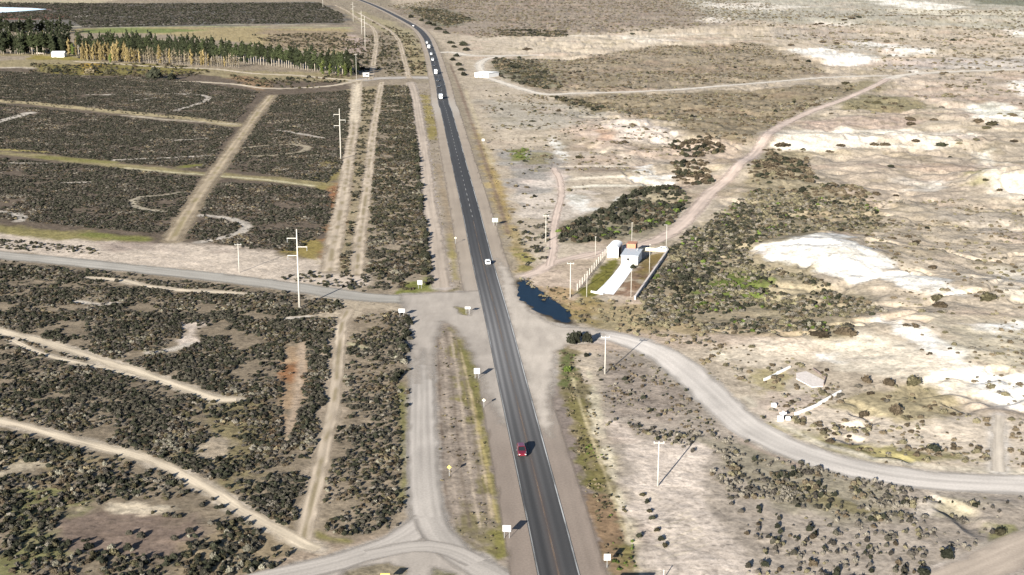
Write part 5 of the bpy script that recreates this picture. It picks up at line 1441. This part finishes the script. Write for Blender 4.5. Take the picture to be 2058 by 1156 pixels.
hv_pole(602, 618, hpx(618, 465), 'tall nearest power pole with three staggered arms beside the gravel side road')
hv_pole(685, 320, hpx(320, 223), 'tall power pole standing between the plots and the rutted power line track')
hv_pole(734, 95, hpx(95, 36), 'far power pole, nearest of three beyond the poplars', rz=.3)
hv_pole(727, 69, hpx(69, 24), 'far power pole just behind the nearest of the three', rz=.3)
hv_pole(710, 43, hpx(43, 7), 'far power pole left of the bending highway', rz=.4)
hv_pole(649, 15, hpx(15, -15), 'farthest power pole at the top edge', rz=.4)
mv_pole(1322, 977, hpx(977, 887), 'white T-shaped pole standing on the bare sand in front')
mv_pole(1215.7, 752, hpx(752, 677), 'white T-shaped pole inside the bend of the gravel road near the big bush')
mv_pole(1146, 598, hpx(598, 530), 'white T-shaped pole between the pond and the white fence')
mv_pole(1097, 487, hpx(487, 434), 'white T-shaped pole beside the pit track behind the grassy ditch')
mv_pole(481, 548, hpx(548, 492), 'slim pale pole standing alone on the sandy strip above the side road', rz=.2)
mv_pole(716.5, 160, hpx(160, 112), 'pale pole rising in front of the small white hut')
mv_pole(693, 130, hpx(130, 108), 'pale pole among the lime poplars at the row end')
plain_pole(1305, 548, hpx(548, 493), 'pale yard pole right of the white house and its dark shadow')
plain_pole(1268, 597, hpx(597, 545), 'pale yard pole at the bottom of the white driveway')
plain_pole(1269.5, 492, hpx(492, 449), 'pale pole rising behind the brick annex')
plain_pole(1339, 500, hpx(500, 453), 'pale pole at the back right corner of the walled yard', True)
plain_pole(1179, 597, hpx(597, 553), 'greenish pale pole at the front left corner of the yard')
plain_pole(1196.5, 514, hpx(514, 477), 'short pale pole left of the white arched shed')

# ---------------------------------------------------------------- road signs, seen from behind
def sign(px, py, hc, w, h, mat, label, shape='rect', rz=0.0, posts=1, thick=.05):
    o = thing('road_sign', label, 'road sign', G(px, py), rz)
    for k in range(posts):
        dx = 0 if posts == 1 else (-w * .3, w * .3)[k]
        m = MB(); m.tube((dx, .06, -.3), (dx, .06, hc + h * .3), .05, .05, 6); obj('post', m.mesh('post', M['steel']), o)
    m = MB()
    if shape == 'rect': m.box((0, 0, hc), (w, thick, h))
    else:
        r = w / 2
        pts = [(0, -r), (r, 0), (0, r), (-r, 0)]
        m.loft([[(x, -thick / 2, hc + z) for x, z in pts], [(x, thick / 2, hc + z) for x, z in pts]])
    p = obj('panel', m.mesh('panel', mat), o)
    m = MB()
    for z in (hc - h * .25, hc + h * .25): m.box((0, -.05 if shape == 'rect' else -.05, z), (w * (.86 if shape == 'rect' else .45), .03, .05))
    obj('brace', m.mesh('brace', M['steel']), p)
    return o
sign(958.5, 761, 1.95, 1.45, 1.45, M['sign_white'], 'square white sign back on the grassy verge above the yellow-green strip', posts=2)
sign(972.5, 819, 1.75, .85, .85, M['sign_cream'], 'small pale yellow diamond sign by the grass edge of the highway', 'diamond')
sign(903, 958, 2.0, .95, .95, M['sign_yellow'], 'yellow diamond sign on the brown tilled strip', 'diamond')
sign(1018.5, 1082, 1.9, 1.5, 1.25, M['sign_white'], 'large white sign back near the highway edge at the bottom', posts=2, rz=-.12)
sign(1220, 1141, 1.95, 1.15, 1.2, M['sign_white'], 'white square sign on the ditch side of the highway at the bottom')
sign(807.5, 637, 1.85, 1.8, 1.15, M['sign_white'], 'white sign at the corner of side road and frontage road', posts=2)
sign(844, 580, 1.95, 1.5, 1.4, M['sign_white'], 'white sign in the scrub above the side road mouth', posts=2)
sign(940, 631, 1.8, 1.6, .7, M['sign_white'], 'low white sign on the little grass island of the side road mouth', posts=2)
sign(915.5, 490, 2.1, .85, .85, M['sign_cream'], 'small pale diamond sign left of the highway opposite the green sign', 'diamond')
sign(995, 454, 2.2, 2.1, 1.5, M['sign_green'], 'pale greenish sign on the right verge beyond the white car', posts=2)
sign(971, 290, 2.3, 1.4, 1.2, M['sign_white'], 'small far sign on the right verge beside the grey gravel flat')
sign(774.5, 1176, 1.7, 1.55, .8, M['sign_yellow'], 'yellow sign rising from the bushes at the bottom edge', posts=2)

# billboard just below the bottom edge: the photo shows its shadow
bb = thing('billboard', 'dark roadside billboard whose broad shadow falls across the bottom edge', 'billboard', G(1233, 1221), .02)
m = MB(); m.box((0, 0, 2.35), (5.6, .12, 3.2)); obj('panel', m.mesh('panel', M['navy']), bb)
m = MB(); m.box((0, -.01, 3.99), (5.7, .16, .08)); m.box((2.84, -.01, 2.35), (.08, .16, 3.2)); m.box((-2.84, -.01, 2.35), (.08, .16, 3.2)); m.box((0, -.01, .71), (5.7, .16, .08)); obj('frame', m.mesh('frame', M['steel']), bb)
for dx in (-2.2, 0, 2.2):
    m = MB(); m.tube((dx, .2, -.4), (dx, .2, 3.9), .09, .09, 8); obj('post', m.mesh('post', M['steel']), bb)
mk = thing('marker_post', 'short white marker post at the right end of the dark billboard shadow', 'marker post', G(1334, 1163))
m = MB(); m.tube((0, 0, -.2), (0, 0, 1.5), .1, .09, 8); obj('shaft', m.mesh('shaft', M['concrete']), mk)
m = MB(); m.tube((0, 0, 1.5), (0, 0, 1.62), .12, .06, 8); obj('cap', m.mesh('cap', M['sign_white']), mk)

# ---------------------------------------------------------------- white house and its yard
A = R(-14.0)                                   # the plot is turned a little to the right
HO = G(1248.5, 531)
hx = Vector((math.cos(A), math.sin(A), 0)); hy = Vector((-math.sin(A), math.cos(A), 0))
def HP(a, b, z=0.0): return HO + hx * a + hy * b + Vector((0, 0, z))
house = thing('house', 'small white house with a flat grey sheet roof at the end of the white driveway', 'house', HO, A)
HW, HD, HH = 5.5, 9.0, 3.0
m = MB(); m.box((HW / 2, HD / 2, HH / 2 - .15), (HW, HD, HH + .3)); obj('wall', m.mesh('wall', M['whitewash']), house)
m = MB()
m.loft([[(-.25, -.4, HH + .02), (HW + .25, -.4, HH + .02), (HW + .25, -.4, HH + .16), (-.25, -.4, HH + .16)], [(-.25, HD + .3, HH + .35), (HW + .25, HD + .3, HH + .35), (HW + .25, HD + .3, HH + .49), (-.25, HD + .3, HH + .49)]])
rf = obj('roof', m.mesh('roof', M['metal_roof']), house)
m = MB(); m.tube((4.2, 6.2, HH + .2), (4.4, 6.5, HH + 1.2), .14, .14, 8); obj('chimney', m.mesh('chimney', M['steel']), rf)
m = MB(); m.box((2.35, -.03, 1.75), (1.2, .10, 1.2)); w_ = obj('window', m.mesh('window', M['whitewash']), house)
m = MB(); m.box((2.35, -.085, 1.75), (.98, .02, .98)); obj('pane', m.mesh('pane', M['glass']), w_)
m = MB(); m.box((4.6, -.03, 1.0), (1.0, .08, 2.05)); dr = obj('door', m.mesh('door', M['sign_cream']), house)
m = MB(); m.box((4.25, -.09, 1.0), (.06, .06, .14)); obj('handle', m.mesh('handle', M['steel']), dr)

an = thing('brick_annex', 'red brick outbuilding directly behind the white house', 'outbuilding', HP(.0, 10.8), A)
m = MB(); m.box((1.5, 2.2, 2.2), (3.0, 4.4, 4.6)); obj('wall', m.mesh('wall', M['brick']), an)
m = MB(); m.box((1.5, 2.2, 4.58), (3.2, 4.6, .14)); obj('roof', m.mesh('roof', mat_plain('rusty_roof', (.34, .17, .11), .8, .2, .25, 2.0)), an)
m = MB(); m.box((1.5, -.03, 1.0), (.9, .08, 2.0)); obj('door', m.mesh('door', M['twig']), an)

sh = thing('shed', 'white shed with an arched roof left of the white house', 'shed', HP(-6.3, 8.6), A)
SW, SDp, SHh = 3.8, 8.0, 3.3
m = MB(); m.box((SW / 2, SDp / 2, SHh / 2 - .1), (SW, SDp, SHh + .2))
arc = [(SW / 2 - SW / 2 * math.cos(math.pi * k / 10), SHh + 1.05 * math.sin(math.pi * k / 10)) for k in range(11)]
m.loft([[(a, .003, b) for a, b in arc], [(a, SDp - .003, b) for a, b in arc]])
obj('wall', m.mesh('wall', M['whitewash']), sh)
m = MB()
arc2 = [(SW / 2 - (SW / 2 + .12) * math.cos(math.pi * k / 10), SHh - .02 + 1.17 * math.sin(math.pi * k / 10)) for k in range(11)]
m.loft([[(a, -.2, b) for a, b in arc2] + [(a, -.2, b - .07) for a, b in reversed(arc)], [(a, SDp + .2, b) for a, b in arc2] + [(a, SDp + .2, b - .07) for a, b in reversed(arc)]])
obj('roof', m.mesh('roof', M['white_roof']), sh)
m = MB(); m.box((SW / 2, -.03, 1.25), (1.7, .08, 2.5)); obj('door', m.mesh('door', M['sign_white']), sh)
m = MB(); m.box((SW + .02, SDp * .45, 1.5), (.06, SDp * .82, 3.0)); obj('shaded_side_panel', m.mesh('shaded_side_panel', M['navy']), sh)  # flat dark panel painted in for the shade inside the open side

# paved drive (photo outline), in front of the house
P = [HP(.0, -.15), HP(4.8, -.15)]
P += [Vector((*[float(q) for q in U(1233, 593)], 0)), Vector((*[float(q) for q in U(1196, 589)], 0))]
m = MB(); n_ = 14
for k in range(n_):
    t0, t1 = k / n_, (k + 1) / n_
    def ed(t): 
        bend = math.sin(t * math.pi) * .9
        return P[0].lerp(P[3], t) + hx * bend * .5, P[1].lerp(P[2], t) + hx * bend * .2
    (a0, b0), (a1, b1) = ed(t0), ed(t1)
    z = HO.z
    def zz(p): return Vector((p.x, p.y, Hs(p.x, p.y) + .10))
    m.quad(zz(a0), zz(b0), zz(b1), zz(a1)) if False else m.quad(zz(a1), zz(b1), zz(b0), zz(a0))
dv = obj('driveway', m.mesh('driveway', M['driveway'])); tag(dv, 'bright white paved driveway running down from the white house', kind='structure')
low = MB()
# fence of concrete posts on the left
fe = thing('post_fence', 'fence of white concrete posts and wire along the left side of the yard', 'fence', G(1163, 580))
F0, F1 = np.array(U(1160, 584)), np.array(U(1224, 503))
org = fe.location
pm = MB(); pm.box((0, 0, 1.0), (.19, .19, 2.4)); pmesh = pm.mesh('post', M['concrete'])
for k in range(15):
    q = F0 + (F1 - F0) * k / 14
    obj('post', pmesh, fe, Vector((q[0], q[1], Hs(*q))) - org)
m = MB()
for z in (.3, .8, 1.3, 1.8): m.tube(Vector((F0[0], F0[1], z + Hs(*F0))) - org, Vector((F1[0], F1[1], z + Hs(*F1))) - org, .02, .02, 4)
obj('wire', m.mesh('wire', M['steel']), fe)
def low_wall(pts, h, t, mat, name, label, cat):
    o = thing(name, label, cat, G(*pts[0]))
    m = MB()
    W = [G(*p) - o.location for p in pts]
    for a, b in zip(W[:-1], W[1:]):
        d = (b - a); L = math.hypot(d.x, d.y)
        c = (a + b) / 2
        m.box((c.x, c.y, c.z + h / 2 - .2), (L, t, h + .4), math.atan2(d.y, d.x))
    obj('wall', m.mesh('wall', mat), o)
    m = MB()
    for a, b in zip(W[:-1], W[1:]):
        d = (b - a); L = math.hypot(d.x, d.y); c = (a + b) / 2
        m.box((c.x, c.y, c.z + h + .04), (L + .02, t + .08, .08), math.atan2(d.y, d.x))
    obj('coping', m.mesh('coping', mat), o)
    return o
low_wall([(1276, 603), (1343, 506)], 1.1, .5, M['block'], 'garden_wall', 'long low grey block wall along the right side of the yard', 'wall')
low_wall([(1287, 503), (1340, 506)], 1.0, .22, M['sign_cream'], 'garden_wall', 'low cream wall closing the back of the yard right of the house', 'wall')
low_wall([(1188, 588), (1212, 592)], .5, .25, M['whitewash'], 'garden_wall', 'very low white kerb wall at the foot of the white driveway', 'wall')

# ---------------------------------------------------------------- ruin and memorial on the right
sl = thing('ruined_foundation', 'pinkish concrete floor slab of a ruin with dark broken wall stubs', 'ruin', G(1630, 762))
org = sl.location
pts = [G(a, b) - org for a, b in ((1600, 751), (1634, 742), (1660, 764), (1654, 777), (1632, 779), (1600, 762))]
m = MB(); m.loft([[Vector((p.x, p.y, -.3)) for p in pts], [Vector((p.x, p.y, .09)) for p in pts]]); obj('floor_slab', m.mesh('floor_slab', mat_plain('pink_concrete', (.50, .455, .415), .9, .1, .2)), sl)
for (a, b) in (((1634, 742.5), (1659, 761)), ((1659.5, 762), (1655, 776))):
    p, q = G(*a) - org, G(*b) - org; d = q - p; c = (p + q) / 2
    m = MB(); m.box((c.x, c.y, .32), (math.hypot(d.x, d.y), .2, .7), math.atan2(d.y, d.x)); obj('wall_stub', m.mesh('wall_stub', mat_plain('dark_block', (.15, .12, .11), .9, .1, .3, 2.0)), sl)  # stubs in a darker tone than the slab
low_wall([(1598, 835), (1645, 815), (1690, 788)], .55, .3, M['whitewash'], 'low_wall', 'long low white wall slanting below the ruined floor slab', 'wall')
low_wall([(1536, 766), (1562, 753), (1588, 739)], .5, .3, M['whitewash'], 'low_wall', 'low white wall slanting up-left of the ruined floor slab', 'wall')
mo = thing('memorial', 'white memorial of a plinth, a cross slab and a side wing near the gravel road', 'memorial', G(1568, 846))
m = MB(); m.box((0, 0, .55), (1.15, .9, 1.2)); obj('plinth', m.mesh('plinth', M['whitewash']), mo)
m = MB(); m.box((.9, 1.6, .8), (.4, .35, 1.9)); m.box((.9, 1.6, 1.25), (1.5, .34, .38)); obj('cross_slab', m.mesh('cross_slab', M['whitewash']), mo)
m = MB(); m.box((1.9, .9, .3), (1.0, .7, .7)); obj('wing', m.mesh('wing', M['whitewash']), mo)
sb = thing('stone_block', 'low white block on the sand above the memorial', 'block', G(1555, 818), .2)
m = MB(); m.box((0, 0, .4), (1.05, .8, .9), 0, .86); obj('body', m.mesh('body', M['whitewash']), sb)

# ---------------------------------------------------------------- far buildings
def barn(name, label, px, py, w, d, h, rise, rz, wallm, roofm, cat, door=True):
    o = thing(name, label, cat, G(px, py), rz)
    m = MB(); m.box((0, d / 2, h / 2 - .2), (w, d, h + .4)); obj('wall', m.mesh('wall', wallm), o)
    m = MB()
    y0, y1 = -.3, d + .3
    m.loft([[(x, y0, h + .02), (x, y0, h + .14), (x, d / 2, h + rise + .14), (x, y1, h + .14), (x, y1, h + .02), (x, d / 2, h + rise)] for x in (-w / 2 - .3, w / 2 + .3)])
    obj('roof', m.mesh('roof', roofm), o)
    if rise > .3:
        m = MB(); m.loft([[(x, .02, h), (x, d / 2, h + rise - .03), (x, d - .02, h)] for x in (-w / 2 + .01, w / 2 - .01)]); obj('gable', m.mesh('gable', wallm), o)
    if door:
        m = MB(); m.box((-w * .2, -.03, 1.2), (2.2, .08, 2.4)); obj('door', m.mesh('door', M['steel']), o)
        for k in (.08, .3):
            m = MB(); m.box((w * k, -.03, 1.6), (1.2, .08, 1.0)); obj('window', m.mesh('window', M['glass']), o)
    return o
barn('farm_shed', 'white farm shed at the foot of the dark poplars', 116.5, 115, 11.5, 8, 3.6, 1.6, .04, M['whitewash'], M['white_roof'], 'shed')
barn('grey_shed', 'low grey roofed shed half hidden by the dark poplars', 74, 107.5, 14, 6, 2.4, .9, 0, M['block'], M['metal_roof'], 'shed')
barn('white_building', 'long white roofed building at the loop of the far track', 967.5, 156, 12.5, 16, 3.4, .25, -.55, M['whitewash'], M['white_roof'], 'building')
barn('white_hut', 'small white hut by the gravel crossing below the poplar row', 735.5, 154, 4.6, 3.2, 2.6, .15, 0, M['whitewash'], M['white_roof'], 'hut')

# ---------------------------------------------------------------- vehicles
def ring(y, hw, zb, zt, c=.12):
    return [(-hw, y, zb + c), (-hw, y, zt - c), (-hw + c, y, zt), (hw - c, y, zt), (hw, y, zt - c), (hw, y, zb + c), (hw - c, y, zb), (-hw + c, y, zb)]
def wheel(o, x, y, r, w=.22):
    m = MB(); m.tube((x - w / 2, y, r), (x + w / 2, y, r), r, r, 14); ty = obj('wheel', m.mesh('wheel', M['rubber']), o)
    s = 1 if x > 0 else -1
    m = MB(); m.tube((x + s * (w / 2 + .004), y, r), (x + s * (w / 2 + .02), y, r), r * .58, r * .5, 10); obj('rim', m.mesh('rim', M['steel']), ty)
def glasshouse(o, y0, y1, ty0, ty1, hw, thw, z0, z1, paint):
    """sloped windows all round and a painted roof panel"""
    b = [(-hw, y0, z0), (hw, y0, z0), (hw, y1, z0), (-hw, y1, z0)]
    t = [(-thw, ty0, z1), (thw, ty0, z1), (thw, ty1, z1), (-thw, ty1, z1)]
    for nm, i, j in (('rear_window', 0, 1), ('side_window', 1, 2), ('windscreen', 2, 3), ('side_window', 3, 0)):
        m = MB(); m.quad(b[i], b[j], t[j], t[i]); obj(nm, m.mesh(nm, M['glass']), o)
    m = MB(); m.loft([[(-thw - .03, ty0 - .05, z1 - .02), (thw + .03, ty0 - .05, z1 - .02), (thw + .03, ty1 + .05, z1 - .02), (-thw - .03, ty1 + .05, z1 - .02)], [(-thw + .05, ty0 + .05, z1 + .05), (thw - .05, ty0 + .05, z1 + .05), (thw - .05, ty1 - .05, z1 + .05), (-thw + .05, ty1 - .05, z1 + .05)]])
    obj('roof', m.mesh('roof', paint), o)
    m = MB()
    for k in range(4):
        m.tube(Vector(b[k]) * 1.0, Vector(t[k]), .05, .045, 5)
    for s in (-1, 1): m.tube((s * (hw + .005), (y0 + y1) / 2, z0), (s * (thw + .01), (ty0 + ty1) / 2, z1), .045, .04, 5)
    obj('pillars', m.mesh('pillars', paint), o)
def car(label, loc, rz, paint, group=None, name='car', cat='car', big=1.0, hatch=False):
    o = thing(name, label, cat, loc, rz, group)
    m = MB()
    m.loft([ring(-2.1, .70, .45, .80), ring(-2.0, .82, .30, .95), ring(-1.3, .87, .24, .98), ring(1.0, .87, .24, .95), ring(1.75, .82, .27, .82), ring(2.08, .66, .40, .66)])
    obj('body', m.mesh('body', paint), o)
    if hatch: glasshouse(o, -1.95, .95, -1.65, .15, .79, .62, .93, 1.46, paint)
    else: glasshouse(o, -1.55, .95, -1.0, .1, .79, .60, .93, 1.42, paint)
    for x in (-.80, .80):
        for y in (-1.25, 1.3): wheel(o, x, y, .31)
    for s in (-1, 1):
        m = MB(); m.box((s * .55, 2.0, .62), (.3, .14, .14)); obj('headlight', m.mesh('headlight', M['lamp']), o)
        m = MB(); m.box((s * .58, -2.06, .78), (.26, .1, .14)); obj('tail_light', m.mesh('tail_light', M['tail']), o)
    o.scale = (big, big, big)
    return o
def truck(label, loc, rz, paint, boxm, L=7.0, Hh=3.3, group=None, cat='truck', name='box_truck'):
    o = thing(name, label, cat, loc, rz, group)
    y1 = L / 2
    m = MB(); m.loft([ring(y1 - 1.9, 1.08, .5, 2.3), ring(y1 - .9, 1.08, .5, 2.3), ring(y1 - .35, 1.05, .5, 1.7), ring(y1, 1.02, .5, 1.45)]); obj('cab', m.mesh('cab', paint), o)
    m = MB(); m.quad((-.9, y1 - .845, 2.24), (-.9, y1 - .36, 1.73), (.9, y1 - .36, 1.73), (.9, y1 - .845, 2.24)); obj('windscreen', m.mesh('windscreen', M['glass']), o)
    for s in (-1, 1):
        m = MB(); m.box((s * 1.075, y1 - 1.3, 1.85), (.03, .75, .55)); obj('side_window', m.mesh('side_window', M['glass']), o)
        m = MB(); m.box((s * .75, y1 - .02, .85), (.32, .1, .2)); obj('headlight', m.mesh('headlight', M['lamp']), o)
    m = MB(); m.box((0, (-L / 2 + y1 - 2.05) / 2, .8 + (Hh - .8) / 2), (2.3, L - 2.05, Hh - .8)); obj('cargo_box', m.mesh('cargo_box', boxm), o)
    m = MB(); m.box((0, -.2, .62), (.9, L - .8, .24)); obj('chassis', m.mesh('chassis', M['rubber']), o)
    for x in (-.95, .95):
        for y in (y1 - 1.1, -L / 2 + 1.5): wheel(o, x, y, .46, .3)
    return o
def van(label, loc, rz, paint, group=None):
    o = thing('van', label, 'van', loc, rz, group)
    m = MB(); m.loft([ring(-2.5, .88, .35, 2.0), ring(-2.3, .95, .28, 2.12), ring(1.1, .95, .28, 2.12), ring(1.9, .93, .28, 1.25), ring(2.5, .82, .35, .95)]); obj('body', m.mesh('body', paint), o)
    m = MB(); m.quad((-.78, 1.17, 2.06), (-.78, 1.84, 1.34), (.78, 1.84, 1.34), (.78, 1.17, 2.06)); obj('windscreen', m.mesh('windscreen', M['glass']), o)
    for s in (-1, 1):
        m = MB(); m.box((s * .945, .5, 1.55), (.03, .9, .5)); obj('side_window', m.mesh('side_window', M['glass']), o)
        m = MB(); m.box((s * .6, 2.42, .8), (.3, .12, .16)); obj('headlight', m.mesh('headlight', M['lamp']), o)
    for x in (-.85, .85):
        for y in (-1.5, 1.5): wheel(o, x, y, .34)
    return o
def road_at(py, lane):
    """place on the highway at photo row py; lane -1 oncoming (left), +1 outgoing (right)"""
    x, y = flat(1029, py); y = float(y)
    i = int(np.argmin(np.abs(hwyP[:, 1] - y)))
    T = hwyP[min(i + 1, len(hwyP) - 1)] - hwyP[max(i - 1, 0)]; T /= np.hypot(*T)
    if T[1] < 0: T = -T
    N = np.array([T[1], -T[0]])
    p = hwyP[i] + N * lane
    rz = math.atan2(-T[0], T[1])
    d = math.hypot(*p)
    return Vector((p[0], p[1], .036 + (d / 1000) ** 2 * .04)), rz
p, rz = road_at(909, -1.75); rc_ = car('dark red car driving towards the viewer on the near highway', p, rz + math.pi, M['red_paint'], hatch=True); rc_.scale = (1.04, 1.15, 1.22)
p, rz = road_at(530.5, 1.55); car('white car driving away alone on the right lane', p, rz, M['white_paint'], hatch=True)
p, rz = road_at(199, -1.4); truck('white box truck leading the oncoming convoy', p, rz + math.pi, M['white_paint'], M['white_paint'], 6.6, 3.2)
p, rz = road_at(176, -1.5); car('dark car directly behind the leading white truck', p, rz + math.pi, M['dark_paint'])
p, rz = road_at(164, -1.4); car('second dark car behind the leading white truck', p, rz + math.pi, M['dark_paint'], hatch=True)
p, rz = road_at(149, -1.5); truck('white box truck in the middle of the convoy at the gravel crossing', p, rz + math.pi, M['white_paint'], M['white_paint'], 7.5, 3.4)
p, rz = road_at(133, -1.6); car('dark car between the middle white truck and a white van', p, rz + math.pi, M['dark_paint'])
p, rz = road_at(122, -1.5); van('white van behind the dark car in the convoy', p, rz + math.pi, M['white_paint'])
p, rz = road_at(110.5, -1.6); van('white van level with the whitish entry track', p, rz + math.pi, M['white_paint'])
p, rz = road_at(97, -1.6); truck('white box truck near the tail of the convoy', p, rz + math.pi, M['white_paint'], M['white_paint'], 6.5, 3.2)
p, rz = road_at(87.5, -1.8); van('white van closing the tail of the convoy', p, rz + math.pi, M['white_paint'])
p, rz = road_at(53.5, -1.8); car('white car alone in the far highway bend', p, rz + math.pi, M['white_paint'], big=1.15)
p, rz = road_at(52, 1.6); car('dark car beside the white one in the far highway bend', p, rz, M['dark_paint'], big=1.15)
q = G(1329, 504); car('small white vehicle parked at the back right corner of the yard', q, 1.2, M['white_paint'], hatch=True)
